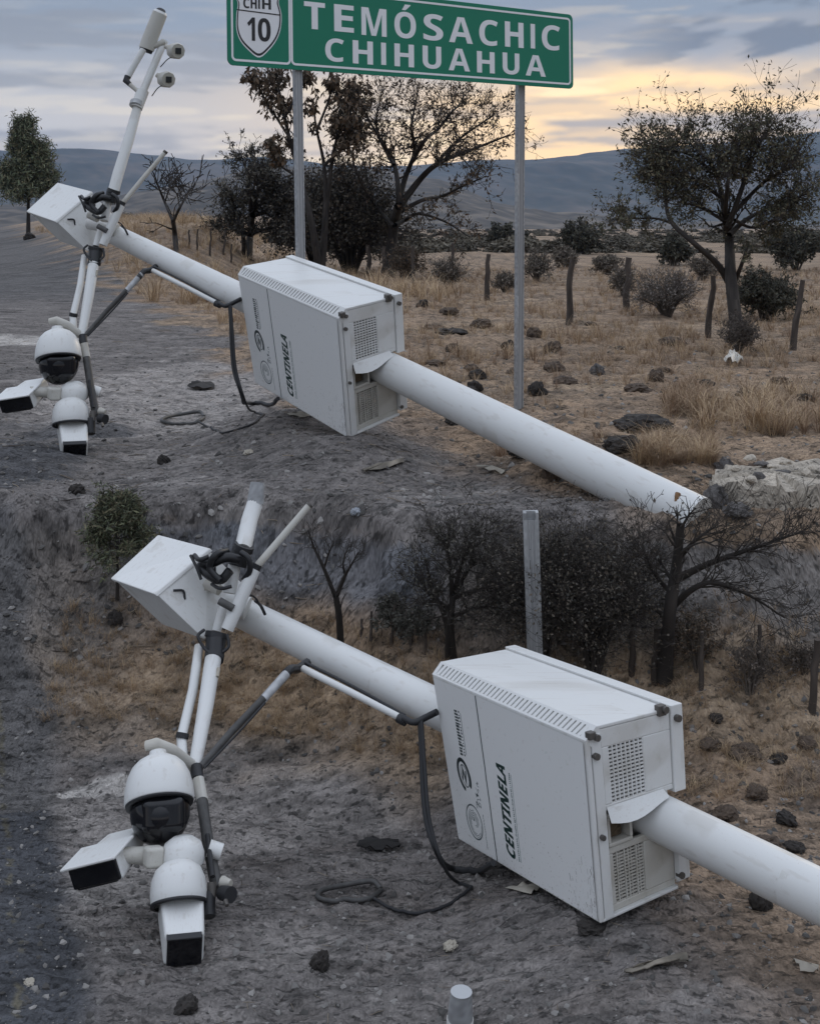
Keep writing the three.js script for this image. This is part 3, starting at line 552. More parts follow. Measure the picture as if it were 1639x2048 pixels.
    const g = new THREE.ExtrudeGeometry(prof, { depth: len, bevelEnabled: false }); g.applyMatrix4(frame(base.clone().addScaledVector(zx, -.02), xx, zx, dir));
    const web = new THREE.BoxGeometry(w * .66, .004, len); web.translate(0, -.006, len / 2); web.applyMatrix4(frame(base.clone().addScaledVector(zx, -.02), xx, zx, dir));
    T.add('post', merge([g, web]), M.galv);
  }
}

// ---------------------------------------------------------------- the fallen camera masts
function printedFront() {
  const c = document.createElement('canvas'); c.width = 1024; c.height = 660; const g = c.getContext('2d'), W = 1024, H = 660, r = rngOf(404);
  g.fillStyle = '#f0f0ee'; g.fillRect(0, 0, W, H);
  for (let i = 0; i < 260; i++) { g.fillStyle = `rgba(${110 + r() * 50},${105 + r() * 45},${90 + r() * 40},${.03 + r() * .06})`; g.beginPath(); const x = r() * W, y = r() * H; g.ellipse(x, y, 1 + r() * 12, 1 + r() * 4, r() * 3, 0, 7); g.fill(); }
  for (let i = 0; i < 60; i++) { g.strokeStyle = `rgba(90,88,80,${.05 + r() * .12})`; g.lineWidth = .6 + r(); g.beginPath(); const x = r() * W, y = r() * H; g.moveTo(x, y); g.lineTo(x + (r() - .5) * 50, y + (r() - .5) * 16); g.stroke(); }
  const ink = '#1b2a2c';
  g.fillStyle = ink; g.fillRect(.309 * W, 0, 7, H);
  const up = (x, y, f) => { g.save(); g.translate(x, y); g.rotate(-Math.PI / 2); f(); g.restore(); };
  g.fillStyle = '#16332f';
  up(.462 * W, .935 * H, () => { g.font = 'italic bold 92px sans-serif'; const w = g.measureText('CENTINELA').width; g.scale(.565 * H / w, .92); g.transform(1, 0, -.08, 1, 0, 0); g.fillText('CENTINELA', 0, 0); g.lineWidth = 4.5; g.strokeStyle = '#16332f'; g.strokeText('CENTINELA', 0, 0); });
  up(.50 * W, .92 * H, () => { for (let k = 0; k < 46; k++) { const x = k * 7.6; g.globalAlpha = .75; g.fillRect(x, -14 + r() * 2, 2 + r() * 4, 8); } g.globalAlpha = .6; g.fillRect(0, 2, 345, 3); g.globalAlpha = 1; });
  g.fillStyle = ink; g.strokeStyle = ink;
  // upper lettering block, worn past reading
  up(.16 * W, .43 * H, () => { for (let k = 0; k < 15; k++) { const x = k * 12.6, h = 18 + r() * 8; g.fillRect(x, -32, 6 + r() * 4, h + 3); g.fillRect(x, -30 + h * r(), 9, 4); g.fillRect(x + 2, 0, 3 + r() * 6, 9); } g.fillRect(10, 16, 170, 3); });
  // middle emblem: a heavy ring with a slanted mark, a small crest beside it
  g.save(); g.translate(.135 * W, .555 * H); g.lineWidth = 16; g.beginPath(); g.ellipse(0, 0, 44, 62, -.25, 2.0, 7.2); g.stroke(); g.lineWidth = 4; g.beginPath(); g.ellipse(4, 2, 28, 44, -.25, 0, 7); g.stroke(); g.lineWidth = 9; g.beginPath(); g.moveTo(-16, 22); g.lineTo(-6, -26); g.lineTo(8, 24); g.lineTo(16, -20); g.stroke(); g.restore();
  g.save(); g.translate(.225 * W, .625 * H); g.globalAlpha = .75; for (let k = 0; k < 26; k++) { g.lineWidth = 1.5 + r() * 3; g.beginPath(); const x = (r() - .5) * 38, y = (r() - .5) * 100; g.moveTo(x, y); g.quadraticCurveTo(x + (r() - .5) * 30, y + 8, x + (r() - .5) * 26, y + 20 * r()); g.stroke(); } g.restore();
  // lower round seal, pale
  g.save(); g.translate(.165 * W, .83 * H); g.globalAlpha = .75; g.lineWidth = 6; g.beginPath(); g.ellipse(0, 0, 62, 68, 0, 0, 7); g.stroke(); g.lineWidth = 2; for (let k = 0; k < 8; k++) { g.beginPath(); g.ellipse(4, 2, 50 - k * 5.5, 56 - k * 6, .2 * k, k * .5, 4.2 + k * .35); g.stroke(); } g.fillRect(-8, -12, 10, 8); g.restore();
  up(.245 * W, .96 * H, () => { g.globalAlpha = .7; for (let k = 0; k < 22; k++) g.fillRect(k * 6.4, -r() * 4, 4, 5); g.globalAlpha = 1; });
  for (let k = 0; k < 90; k++) { const x = W * (1 - .16 * r() ** 2.2), y = H * (1 - .3 * r() ** 1.6); g.strokeStyle = `rgba(58,52,46,${.12 + r() * .4})`; g.lineWidth = .8 + r() * 2.4; g.beginPath(); g.moveTo(x, y); g.lineTo(x + (r() - .5) * 14, y + (r() - .5) * 60); g.stroke(); }
  for (let k = 0; k < 420; k++) { const y = H * (1 - .34 * r() ** 2), x = W * r(); g.fillStyle = `rgba(104,92,78,${.08 + r() * .3})`; g.beginPath(); g.ellipse(x, y, .6 + r() * 3.2, .6 + r() * 2.2, r() * 3, 0, 7); g.fill(); }
  const t = new THREE.CanvasTexture(c); t.colorSpace = THREE.SRGBColorSpace; t.anisotropy = 8; return t;
}
const sheetMat = mat({ color: rgb(.86, .86, .86), map: printedFront(), roughness: .4 });
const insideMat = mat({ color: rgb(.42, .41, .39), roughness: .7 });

function cameraMast(lower) {
  const map = lower ? low : same, sc = lower ? 1.52 : 1;
  const at = (x, y, dU, dL) => { const [a, b] = map(x, y); return S(a, b, lower ? dL : dU); };
  const rad = (px, p) => px * sc * -p.z / F;
  // pole
  const pR = lower ? at(770, 735, 0, 4.72) : at(770, 735, 8.27), pL = lower ? at(480, 592.5, 0, 5.53) : at(480, 592.5, 9.2);
  const dir = pL.clone().sub(pR).normalize(), alongTo = (d) => pR.clone().addScaledVector(dir, (-d - pR.z) / dir.z);
  const across = (px) => { const t = (px - CX) / F, k = (t * -pR.z - pR.x) / (dir.x + t * dir.z); return pR.clone().addScaledVector(dir, k); };
  const tip = across(map(228, 472)[0]), base = alongTo(lower ? 3.62 : 6.79);
  const rTip = rad(20, tip), rBase = lower ? .088 : .130;
  const T = new Thing('camera_mast', lower ? 'nearer fallen white camera mast whose cabinet fills the middle foreground' : 'farther fallen white camera mast lying in front of the green road sign', 'camera mast', V(base.x, ground0(base.x, base.z), base.z), 'fallen camera masts');
  const pole = T.add('pole', tubeGeo([0, .1, .25, .4, .55, .7, .85, .97, 1].map(t => base.clone().lerp(tip, t)), [0, .1, .25, .4, .55, .7, .85, .97, 1].map(t => lerp(rBase, rTip, t)), 40), M.white);
  const tube = (name, pts, px, m = M.white, parent = null, seg = 16) => { const ps = pts.map(q => at(...q)); const rr = Array.isArray(px) ? px.map((v, i) => rad(v, ps[i])) : ps.map(p => rad(px, p)); return T.add(name, tubeGeo(ps, rr, seg), m, parent); };
  const rope = (name, pts, px, m = M.rubber, parent = null, n = 40) => { const ps = bent(pts.map(q => q.isVector3 ? q : at(...q)), n); if (/lead|cord/.test(name)) ps.forEach(p => { p.y = Math.max(p.y, ground0(p.x, p.z) + rad(px, p) * .8); }); return T.add(name, tubeGeo(ps, ps.map(p => rad(px, p)), 8), m, parent); };
  // ---- large cabinet
  const cor = lower ? [[473.1, 534.3, 5.38], [675.9, 620.8, 4.578], [696.7, 877.2, 4.535], [509.7, 765.4, 5.34], [802.8, 589, 4.767], [586, 513, 5.62], [814, 824, 4.725]] : [[473.1, 534.3, 8.962], [675.9, 620.8, 7.933], [696.7, 877.2, 8.15], [509.7, 765.4, 9.179], [802.8, 589, 8.179], [586, 513, 9.208], [814, 824, 8.396]];
  const [TLF, TRF, BRF, BLF, TRB, TLB, BRB] = cor.map(([x, y, d]) => at(x, y, d, d)); const BLB = BLF.clone().add(TLB).sub(TLF);
  const tri = (u, v, w) => { const a = TLF.clone().lerp(TRF, u), b = BLF.clone().lerp(BRF, u), c = TLB.clone().lerp(TRB, u), d = BLB.clone().lerp(BRB, u); return a.lerp(b, v).lerp(c.lerp(d, v), w); };
  const Lm = TLF.distanceTo(TRF), Wm = TLF.distanceTo(BLF), Dm = TLF.distanceTo(TLB);
  const slab = (u0, u1, v0, v1, w0, w1, bev = .004) => {
    const sx = (u1 - u0) * Lm, sy = (v1 - v0) * Wm, sz = (w1 - w0) * Dm, g = new RoundedBoxGeometry(sx, sy, sz, 2, Math.min(bev, sx * .3, sy * .3, sz * .3)), p = g.attributes.position, uv = g.attributes.uv;
    for (let i = 0; i < p.count; i++) { const X = p.getX(i), Y = p.getY(i), Z = p.getZ(i); const q = tri(u0 + (X / sx + .5) * (u1 - u0), v0 + (.5 - Y / sy) * (v1 - v0), w0 + (.5 - Z / sz) * (w1 - w0)); p.setXYZ(i, q.x, q.y, q.z); uv.setXY(i, X + Z * .7, Y + Z * .3); }
    g.computeVertexNormals(); return g;
  };
  const cv = .062, cw = .118;
  const cab = T.add('cabinet', merge([slab(0, 1, 0, .02, cw, .87), slab(0, .015, cv, 1, .03, .87), slab(0, 1, .985, 1, .03, .87)]), M.white);
  T.add('door', slab(0, 1, cv, 1, 0, .05, .006), M.white, cab);
  T.add('door_rim', slab(.984, 1.002, cv * .6, .995, .055, .15), M.white, cab);
  { const g = new THREE.PlaneGeometry(1, 1, 4, 4), p = g.attributes.position; for (let i = 0; i < p.count; i++) { const q = tri(.012 + .976 * (p.getX(i) + .5), cv + .014 + (1 - cv - .026) * (.5 - p.getY(i)), -.009); p.setXYZ(i, q.x, q.y, q.z); } g.computeVertexNormals(); T.add('printed_sheet', g, sheetMat, cab); }
  // chamfered vent strip: rails and separate louvres with gaps between
  const strip = (u0, u1, q0, q1, th, slant = 0) => { const g = new THREE.BoxGeometry(1, 1, 1), p = g.attributes.position; for (let i = 0; i < p.count; i++) { const a = p.getX(i) + .5, b = p.getY(i) + .5, c = .5 - p.getZ(i), q = lerp(q0, q1, b), v = cv * (1 - q) + c * th * .06, w = cw * q + c * th * .08; const k = tri(lerp(u0, u1, a) + slant * (q - .5), v, w); p.setXYZ(i, k.x, k.y, k.z); } g.computeVertexNormals(); return g; };
  T.add('vent_rail', strip(0, 1, 0, .14, 1), M.white, cab); T.add('vent_rail', strip(0, 1, .86, 1, 1), M.white, cab);
  T.add('vent_end', strip(0, .022, .14, .86, 1), M.white, cab); T.add('vent_end', strip(.962, 1, .14, .86, 1), M.white, cab);
  const nL = 36; for (let i = 0; i < nL; i++) { const u = .03 + i * .0262; T.add('louver', strip(u, u + .0175, .12, .88, .8, .016), M.white, cab); }
  // back tray with its lip
  T.add('back_tray', merge([slab(-.006, 1.006, -.014, .47, .875, 1), slab(-.006, 1.006, .64, .96, .875, 1), slab(-.006, .9, .47, .64, .875, 1)]), M.white, cab);
  // right end: plates round the opening that the pole passes through
  T.add('end_plate', merge([slab(.984, .998, .022, .12, .152, .872), slab(.984, .998, .42, .45, .152, .872), slab(.984, .998, .12, .42, .152, .22), slab(.984, .998, .12, .42, .58, .872)]), M.white, cab);
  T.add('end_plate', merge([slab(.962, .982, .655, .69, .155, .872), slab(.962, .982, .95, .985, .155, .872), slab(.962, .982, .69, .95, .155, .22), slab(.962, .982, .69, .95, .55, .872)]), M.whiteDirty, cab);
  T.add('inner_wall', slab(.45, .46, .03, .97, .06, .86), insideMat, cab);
  { const g = new THREE.PlaneGeometry(1, 1, 8, 3), p = g.attributes.position; for (let i = 0; i < p.count; i++) { const a = p.getX(i) + .5, b = .5 - p.getY(i); const q = tri(1.0 + .05 * b * (.4 + .6 * Math.sin(a * 2.6)), .43 + .075 * b * (1 - .35 * a) + .02 * Math.sin(a * 5) * b, .16 + .6 * a); p.setXYZ(i, q.x, q.y, q.z); } g.computeVertexNormals(); T.add('bent_flap', g, M.white, cab); }
  const grille = (v0, v1, w0, w1, u0, u1, m, bent) => {   // a pressed vent: slats and uprights with open slots between
    const g = [], n = 15, k = 8; for (let i = 0; i <= n; i++) { const v = lerp(v0, v1, i / n); g.push(slab(u0, u1, v - (v1 - v0) * .016, v + (v1 - v0) * .016, w0, w1, .0005)); }
    for (let i = 0; i <= k; i++) { const w = lerp(w0, w1, i / k), b = bent * Math.sin(i * 2.3) * .006; g.push(slab(u0 + b, u1 + .001 + b, v0, v1, w - (w1 - w0) * .017, w + (w1 - w0) * .017, .0005)); }
    T.add('vent_grille', merge(g), m, cab);
  };
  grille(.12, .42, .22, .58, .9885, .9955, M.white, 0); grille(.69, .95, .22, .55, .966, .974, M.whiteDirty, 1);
  T.add('socket_box', merge([slab(.93, .99, .475, .5, .17, .43), slab(.93, .99, .63, .65, .17, .43), slab(.93, .99, .5, .63, .17, .2), slab(.93, .99, .5, .63, .40, .43)]), M.whiteDirty, cab);
  T.add('broken_socket', slab(.94, .965, .51, .62, .21, .36, .01), mat({ color: rgb(.10, .07, .04), roughness: .9, map: soilMap }), cab);
  const bolt = (u, v, w, s = 1) => { const c = tri(u, v, w), a = tri(u + .02, v, w).sub(c).normalize(), g = new THREE.CylinderGeometry(.012 * s, .012 * s, .026, 10); g.applyMatrix4(new THREE.Matrix4().makeRotationFromQuaternion(new THREE.Quaternion().setFromUnitVectors(V(0, 1, 0), a))); g.translate(c.x, c.y, c.z); T.add('bolt', g, M.bolt, cab); };
  bolt(1.004, .055, .1); bolt(1.004, .15, .08); bolt(1.004, .57, .08, .8); bolt(1.01, -.005, .8, 1.1); bolt(1.01, .06, .93, 1.1); bolt(1.0, .93, .9, 1);
  T.add('hinge', slab(.985, 1.012, -.03, .03, .74, .82), M.bolt, cab); T.add('hinge', slab(.985, 1.012, .02, .06, .02, .09), M.bolt, cab);
  // ---- small cabinet at the mast head
  {
    const dd = lower ? [6.25, 6.5, 6.35, 6.05] : [10.25, 10.5, 10.3, 10.05], e = [64, 60], q = (x, y, i, k = 0) => at(x, y, dd[i] + k, dd[i] + k);
    const A = q(57.4, 423.5, 0), B = q(117.5, 368.5, 1), Cc = q(182.4, 385.5, 2), D = q(112.9, 443, 3), A2 = q(57.4 + e[0], 423.5 + e[1], 0, -.02), B2 = q(117.5 + e[0], 368.5 + e[1], 1, .12), C2 = q(182.4 + e[0] * .85, 385.5 + e[1] * .9, 2, .12), D2 = q(112.9 + e[0], 443 + e[1], 3, .06);
    const map3 = (a, b, c) => A.clone().lerp(D, a).lerp(B.clone().lerp(Cc, a), b).lerp(A2.clone().lerp(D2, a).lerp(B2.clone().lerp(C2, a), b), c);
    const g = new RoundedBoxGeometry(1, 1, 1, 3, .018), p = g.attributes.position; for (let i = 0; i < p.count; i++) { const k = map3(p.getX(i) + .5, .5 - p.getZ(i), .5 - p.getY(i)); p.setXYZ(i, k.x, k.y, k.z); } g.computeVertexNormals();
    const sm = T.add('head_cabinet', g, M.white);
    const lid = new RoundedBoxGeometry(1.05, .07, 1.05, 2, .02); { const p = lid.attributes.position; for (let i = 0; i < p.count; i++) { const k = map3(p.getX(i) + .5, .5 - p.getZ(i), -p.getY(i)); p.setXYZ(i, k.x, k.y, k.z); } lid.computeVertexNormals(); }
    T.add('lid', lid, M.whitePlain, sm);
    for (const [a0, b0] of [[1.0, .2], [1.0, .8]]) { const c = map3(1.01, b0, .12), c2 = map3(1.05, b0 + .08, .2), c3 = map3(1.01, b0 + .02, .34); T.add('latch', tubeGeo(bent([c, c2, c3], 8), rad(1.6, c), 6), M.black, sm); }
    const hole = map3(1.01, .55, .45); T.add('rust_stain_plate', tubeGeo([hole, map3(1.04, .55, .45)], rad(7, hole), 9), M.whiteDirty, sm);
  }
  // ---- mast head: clamps, arms and bundled cable
  tube('head_sleeve', [[178, 446, 10.15, 6.38], [200, 450, 10.12, 6.36], [233, 462, 10.1, 6.34]], [13, 13, 15], M.white);
  tube('stub', [[216, 404, 10.0, 6.25], [209, 442, 9.95, 6.2]], 8.5);
  tube('clamp', [[226, 382, 10.02, 6.27], [219, 406, 10.0, 6.25]], 12.5, M.tape, null, 12); tube('clamp', [[229, 379, 10.0, 6.26], [226.5, 386, 10.0, 6.26]], 13.5, M.black);
  rope('cable_bundle', [[222, 398, 9.92, 6.18], [205, 395, 9.9, 6.16], [187, 402, 9.9, 6.16], [172, 406, 9.95, 6.2], [180, 416, 9.9, 6.16], [198, 424, 9.88, 6.14], [210, 412, 9.88, 6.14]], 6.5, M.tape);
  rope('cable_bundle', [[206, 386, 9.95, 6.2], [190, 392, 9.86, 6.12], [183, 408, 9.86, 6.12], [196, 425, 9.84, 6.1]], 4.5, M.tape);
  rope('cable', [[232, 442, 9.9, 6.15], [243, 448, 9.95, 6.2], [253, 465, 10, 6.25]], 1.3, M.black);
  rope('strap', [[158, 392, 9.95, 6.2], [166, 408, 9.9, 6.16], [172, 424, 9.9, 6.14]], 2, M.black);
  tube('clamp_plate', [[196, 452, 9.86, 6.1], [214, 462, 9.84, 6.08]], 5.5, M.greyPipe, null, 6); tube('clamp_plate', [[178, 430, 10.0, 6.26], [196, 438, 9.96, 6.22]], 7.5, M.whiteDirty, null, 6);
  rope('strap', [[186, 430, 9.92, 6.16], [198, 436, 9.86, 6.1], [212, 433, 9.86, 6.1]], 2.4, M.tape, null, 14); rope('strap', [[243, 452, 10.0, 6.24], [250, 458, 9.96, 6.2], [256, 470, 9.98, 6.22]], 2, M.black, null, 12);
  rope('cable_bundle', [[224, 388, 9.9, 6.16], [234, 396, 9.88, 6.14], [236, 412, 9.88, 6.14], [228, 424, 9.9, 6.16]], 4, M.tape, null, 16); rope('cable', [[163, 392, 9.96, 6.2], [170, 398, 9.9, 6.15], [182, 394, 9.9, 6.15]], 3.2, M.tape, null, 12);
  // arm rising to the upper cameras
  if (!lower) {
    const arm = tube('crossarm', [[226.5, 385, 10.0], [237, 346, 10.06], [258, 278, 10.2], [278, 205, 10.35]], [11.2, 11.2, 10.6, 9]);
    tube('collar', [[273, 216, 10.32], [286, 182, 10.38]], 12.5, M.white, arm, 12); tube('collar_ring', [[271.5, 212, 10.31], [274, 204, 10.33]], 13.2, M.galv, arm, 12);
    tube('arm_extension', [[283, 190, 10.38], [304, 140, 10.45], [329, 82, 10.55]], [7.8, 7.6, 7.2], M.white);
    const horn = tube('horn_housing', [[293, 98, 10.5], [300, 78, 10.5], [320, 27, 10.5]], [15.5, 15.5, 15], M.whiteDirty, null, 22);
    tube('housing_rim', [[320, 27, 10.5], [322, 22.5, 10.5]], [15, 12], M.white, horn, 22); tube('mouth_shade_disc', [[321, 24.5, 10.49], [322.3, 21.2, 10.48]], 9.5, M.black, horn, 18);  // black disc paints the shade inside the open end
    tube('housing_foot', [[291, 104, 10.5], [294, 96, 10.5]], [13, 14], M.black, horn, 16);
    tube('side_tube', [[287, 99, 10.45], [270, 128, 10.42], [254, 157, 10.4]], 6.6, M.white);
    tube('elbow', [[256, 153, 10.39], [252, 161, 10.38], [262, 171, 10.37]], [7, 6.6, 4.4], M.black, null, 12); tube('bracket_arm', [[260, 169, 10.37], [282, 188, 10.36]], 4.4, M.whiteDirty);
    tube('bracket_arm', [[308, 92, 10.5], [330, 84, 10.52]], 6, M.whiteDirty);
    for (const [x, y, jx, jy] of [[351, 102, 331, 92], [332, 159, 314, 150]]) {
      const c = at(x, y, 10.4), k = rad(1, c), ax = V(.52, -.1, .84).normalize();
      const fc = tubeGeo([c.clone().addScaledVector(ax, -15 * k), c.clone().addScaledVector(ax, -9 * k), c.clone().addScaledVector(ax, 9 * k), c.clone().addScaledVector(ax, 15 * k)], [10 * k, 16 * k, 17 * k, 14.5 * k], 9); const cm = T.add('spot_camera', fc, M.whiteDirty);
      const lens = new RoundedBoxGeometry(12 * k, 12 * k, 4 * k, 1, 1 * k); lens.applyMatrix4(new THREE.Matrix4().makeRotationFromQuaternion(new THREE.Quaternion().setFromUnitVectors(V(0, 0, 1), ax))); const l = c.clone().addScaledVector(ax, 15.5 * k); lens.translate(l.x, l.y, l.z); T.add('lens', lens, M.black, cm);
      T.add('camera_neck', tubeGeo([at(jx, jy, 10.45), c.clone().addScaledVector(ax, -8 * k)], rad(5, c), 10), M.whiteDirty, cm);
      T.add('camera_lead', tubeGeo(bent([at(x - 6, y + 11, 10.38), at(x - 16, y + 17, 10.38), at(jx - 10, jy + 42, 10.42)], 12), rad(1.1, c), 5), M.greyPipe, cm);
    }
    tube('thin_arm', [[244, 408, 9.95], [285, 358, 10.0], [331, 304, 10.05]], [5, 4.6, 4.4], M.whiteDirty);
    tube('arm_plug', [[329.5, 306, 10.05], [332.5, 302, 10.05]], 4.9, M.bolt);
  } else {
    const a = at(226.5, 385, 0, 6.27), b = S(499, 1040, 6.44), c = S(511, 1003, 6.5), d = S(515, 966, 6.53);
    const arm = T.add('crossarm', tubeGeo([a, b, c], [rad(11.2, a), rad(11, b), rad(10.6, c)], 18), M.white);
    T.add('arm_sleeve', tubeGeo([c.clone().lerp(d, -.15), d], [rad(11.6, c), rad(9.4, d)], 20), M.galv, arm);
    const e = S(617, 1012, 6.3), f = at(244, 408, 0, 6.2); T.add('thin_arm', tubeGeo([f, f.clone().lerp(e, .5), e], [rad(5, f), rad(4.6, f), rad(4.4, e)], 14), M.whiteDirty);
    T.add('arm_plug', tubeGeo([e, e.clone().lerp(f, -.03)], rad(4.9, e), 14), M.bolt);
  }
  tube('arm_joint', [[246, 404, 9.94, 6.19], [240, 416, 9.93, 6.18]], 6.6, M.black, null, 12);
  tube('lower_arm', [[242, 411, 9.93, 6.18], [228, 440, 9.9, 6.14], [206, 490, 9.86, 6.08]], [8.2, 9.2, 8.6]);
  tube('lower_arm', [[203, 452, 9.95, 6.2], [192, 492, 9.9, 6.14]], 6.2);
  const cl = tube('clamp', [[192, 500, 9.86, 6.06], [189, 528, 9.8, 5.98]], [14, 12.2], M.tape, null, 14); tube('clamp_ring', [[193, 494, 9.86, 6.07], [191.5, 501, 9.86, 6.06]], 15.5, M.black, cl); tube('clamp_ring', [[189.5, 524, 9.8, 5.99], [188.5, 530, 9.8, 5.97]], 13.2, M.black, cl);
  rope('strap', [[176, 490, 9.82, 6.03], [168, 498, 9.8, 6.0], [176, 514, 9.78, 5.98], [184, 521, 9.76, 5.96]], 2.2, M.black);
  rope('strap', [[206, 496, 9.82, 6.03], [208, 512, 9.8, 6.0], [200, 520, 9.78, 5.98]], 2.2, M.black);
  tube('long_arm', [[188, 526, 9.8, 5.98], [178, 590, 9.6, 5.7], [163, 674, 9.4, 5.38]], [11, 10.4, 8.4]);
  tube('long_arm', [[169, 512, 9.86, 6.04], [161, 570, 9.7, 5.84], [146, 632, 9.5, 5.55], [148, 662, 9.45, 5.45]], [6, 6.6, 6.6, 7]);
  tube('band', [[148, 626, 9.5, 5.55], [146.5, 633, 9.5, 5.54]], 8.4, M.black);
  tube('drip_guard', [[195, 541, 9.72, 5.88], [193, 552, 9.7, 5.84]], 2.4, M.pale);
  const el = tube('camera_bracket', [[99, 643, 9.3, 5.22], [112, 641, 9.3, 5.22], [134, 650, 9.35, 5.3], [158, 668, 9.4, 5.38]], [6.5, 8.5, 8.8, 8], M.whiteDirty);
  tube('joint', [[166, 670, 9.38, 5.36], [167, 688, 9.35, 5.3]], [7.5, 9], M.black, null, 12);
  tube('sleeve', [[168, 687, 9.35, 5.3], [174, 717, 9.32, 5.22]], [8, 7.6], M.whiteDirty);
  tube('dark_post', [[173, 715, 9.3, 5.2], [181, 770, 9.2, 5.03], [193, 832, 9.1, 4.85]], [7.5, 7.6, 8.4], M.greyPipe, null, 12);
  tube('dark_post', [[180, 760, 9.16, 5.0], [187, 815, 9.08, 4.84]], [3.5, 3.5], M.black, null, 8);
  tube('strut', [[170, 672, 9.4, 5.37], [212, 624, 9.45, 5.5], [254, 580, 9.5, 5.62]], [4.6, 5, 5], M.greyPipe); tube('strut', [[252, 583, 9.5, 5.62], [284, 548, 9.56, 5.74]], [5.6, 6], M.galv); rope('strut_cable', [[176, 672, 9.36, 5.34], [222, 624, 9.42, 5.46], [256, 586, 9.46, 5.58]], 1.6, M.black);
  rope('joint_wrap', [[277, 556, 9.54, 5.72], [288, 543, 9.58, 5.76], [300, 541, 9.64, 5.84], [312, 533, 9.7, 5.9]], 6, M.tape, null, 16);
  tube('conduit', [[306, 541, 9.62, 5.83], [370, 573, 9.4, 5.62], [434, 606, 9.2, 5.45]], 4.6); rope('conduit_cable', [[308, 533, 9.66, 5.87], [372, 565, 9.44, 5.66], [440, 603, 9.22, 5.47]], 2.2, M.black);
  tube('conduit_end', [[431, 606, 9.2, 5.45], [441, 611, 9.18, 5.43]], 6.4, M.black); rope('bracket', [[438, 606, 9.1, 5.4], [452, 612, 9.05, 5.36], [466, 606, 9.05, 5.36], [482, 598, 9.02, 5.34]], 4.5, M.black, null, 14);
  // hanging power lead and the loop lying on the soil
  const gd = (x, y, h = .008) => { const [a, b] = map(x, y); const p = sight(a, b); p.y += h * 1; return p; };
  rope('power_lead', [[460, 610, 9.05, 5.36], [462, 645, 9.0, 5.3], [464, 700, 8.95, 5.2], [469, 745, 8.9, 5.1], [480, 778, 8.85, 5.02], gd(503, 811, .02), gd(530, 812, .012), [556, 797, 8.75, 4.93]], 4, M.rubber, null, 60);
  rope('power_lead', [[462, 610, 9.02, 5.34], [466, 668, 8.95, 5.22], [472, 738, 8.88, 5.07], [486, 790, 8.82, 4.97], gd(510, 827, .012), gd(528, 832, .01)], 2.2, M.rubber, null, 40);
  rope('loose_cord', [gd(528, 832, .012), gd(500, 852, .006), gd(458, 865, .006), gd(425, 860, .006), gd(398, 847, .012)], 2.2, M.rubber, null, 40);
  const strapLoop = [gd(408, 838, .022), gd(398, 831, .03), gd(360, 836, .03), gd(328, 841, .02), gd(326, 846, .012), gd(350, 851, .01), gd(392, 848, .012), gd(408, 840, .02)];
  rope('cord_plug', strapLoop, 3.4, M.greyPipe, null, 60);
  // ---- cameras at the low end of the arms; each set in its own frame facing the road
  const local = (x, y, dU, dL) => { const o = at(x, y, dU, dL), z = camera.position.clone().sub(o).normalize(), xx = V(0, 1, 0).cross(z).normalize(), yy = z.clone().cross(xx); const k = rad(1, o); return { m: frame(o, xx, yy, z), k }; };
  const put = (L, g, x, y, z, rx = 0, ry = 0, rz = 0) => { g.scale(L.k, L.k, L.k); g.applyMatrix4(new THREE.Matrix4().makeRotationFromEuler(new THREE.Euler(rx, ry, rz, 'YXZ'))); g.translate(x * L.k, y * L.k, z * L.k); return g.applyMatrix4(L.m); };
  const lathe = (pts, seg = 36) => new THREE.LatheGeometry(pts.map(([a, b]) => new THREE.Vector2(a, b)), seg);
  {
    const L = local(117, 712, 9.22, 5.06), tilt = -.3;
    const dome = T.add('dome_camera', put(L, lathe([[38, -6], [44, -7], [45.5, -5], [45.5, 2], [44.5, 14], [41, 28], [35, 40], [27, 48], [17, 53.5], [12, 55], [11, 61], [0, 61]]), 0, 0, 0, tilt, 0, .03), M.whitePlain);
    T.add('shell_rim', put(L, lathe([[37, -9], [43.5, -9.5], [44.5, -6.5], [40, -5]]), 0, 0, 0, tilt, 0, .03), M.black, dome);
    const ball = new THREE.SphereGeometry(39, 32, 24); ball.scale(1, 1.04, 1); T.add('camera_ball', put(L, ball, 1, -17, 0, 0, 0, 0), M.glassBlack, dome);
    const win = new RoundedBoxGeometry(56, 46, 24, 6, 12); T.add('lens_window', put(L, win, 5, -19, 25, .12), M.glassBlack, dome);
  }
  {
    const L = local(143, 826, 9.05, 4.8);
    const hood = T.add('gimbal_camera', put(L, lathe([[33, -22], [36, -22], [37, -10], [35.5, 6], [30, 19], [20, 27], [9, 30.5], [0, 31.5]]), -1, 0, -4, -.22, 0, .02), M.whitePlain);
    T.add('hood_rim', put(L, lathe([[32, -25], [36.5, -25], [36.6, -21], [33, -21]]), -1, 0, -4, -.22, 0, .02), M.black, hood);
    const b = new RoundedBoxGeometry(58, 52, 90, 3, 6), p = b.attributes.position; for (let i = 0; i < p.count; i++) { const f = 1 - .14 * (p.getZ(i) / 90 + .5); p.setXYZ(i, p.getX(i) * f, p.getY(i) * f, p.getZ(i)); } b.computeVertexNormals();
    T.add('camera_body', put(L, b, 4, -46, 10, .66, .06, 0), M.whitePlain, hood);
    T.add('lens_window', put(L, new RoundedBoxGeometry(44, 42, 4, 2, 2), 6.6, -74.2, 46.8, .66, .06, 0), M.glassBlack, hood);
    T.add('visor', put(L, new RoundedBoxGeometry(44, 2.5, 16, 2, 1), 6.4, -56.6, 57, .66, .06, 0), M.black, hood);
  }
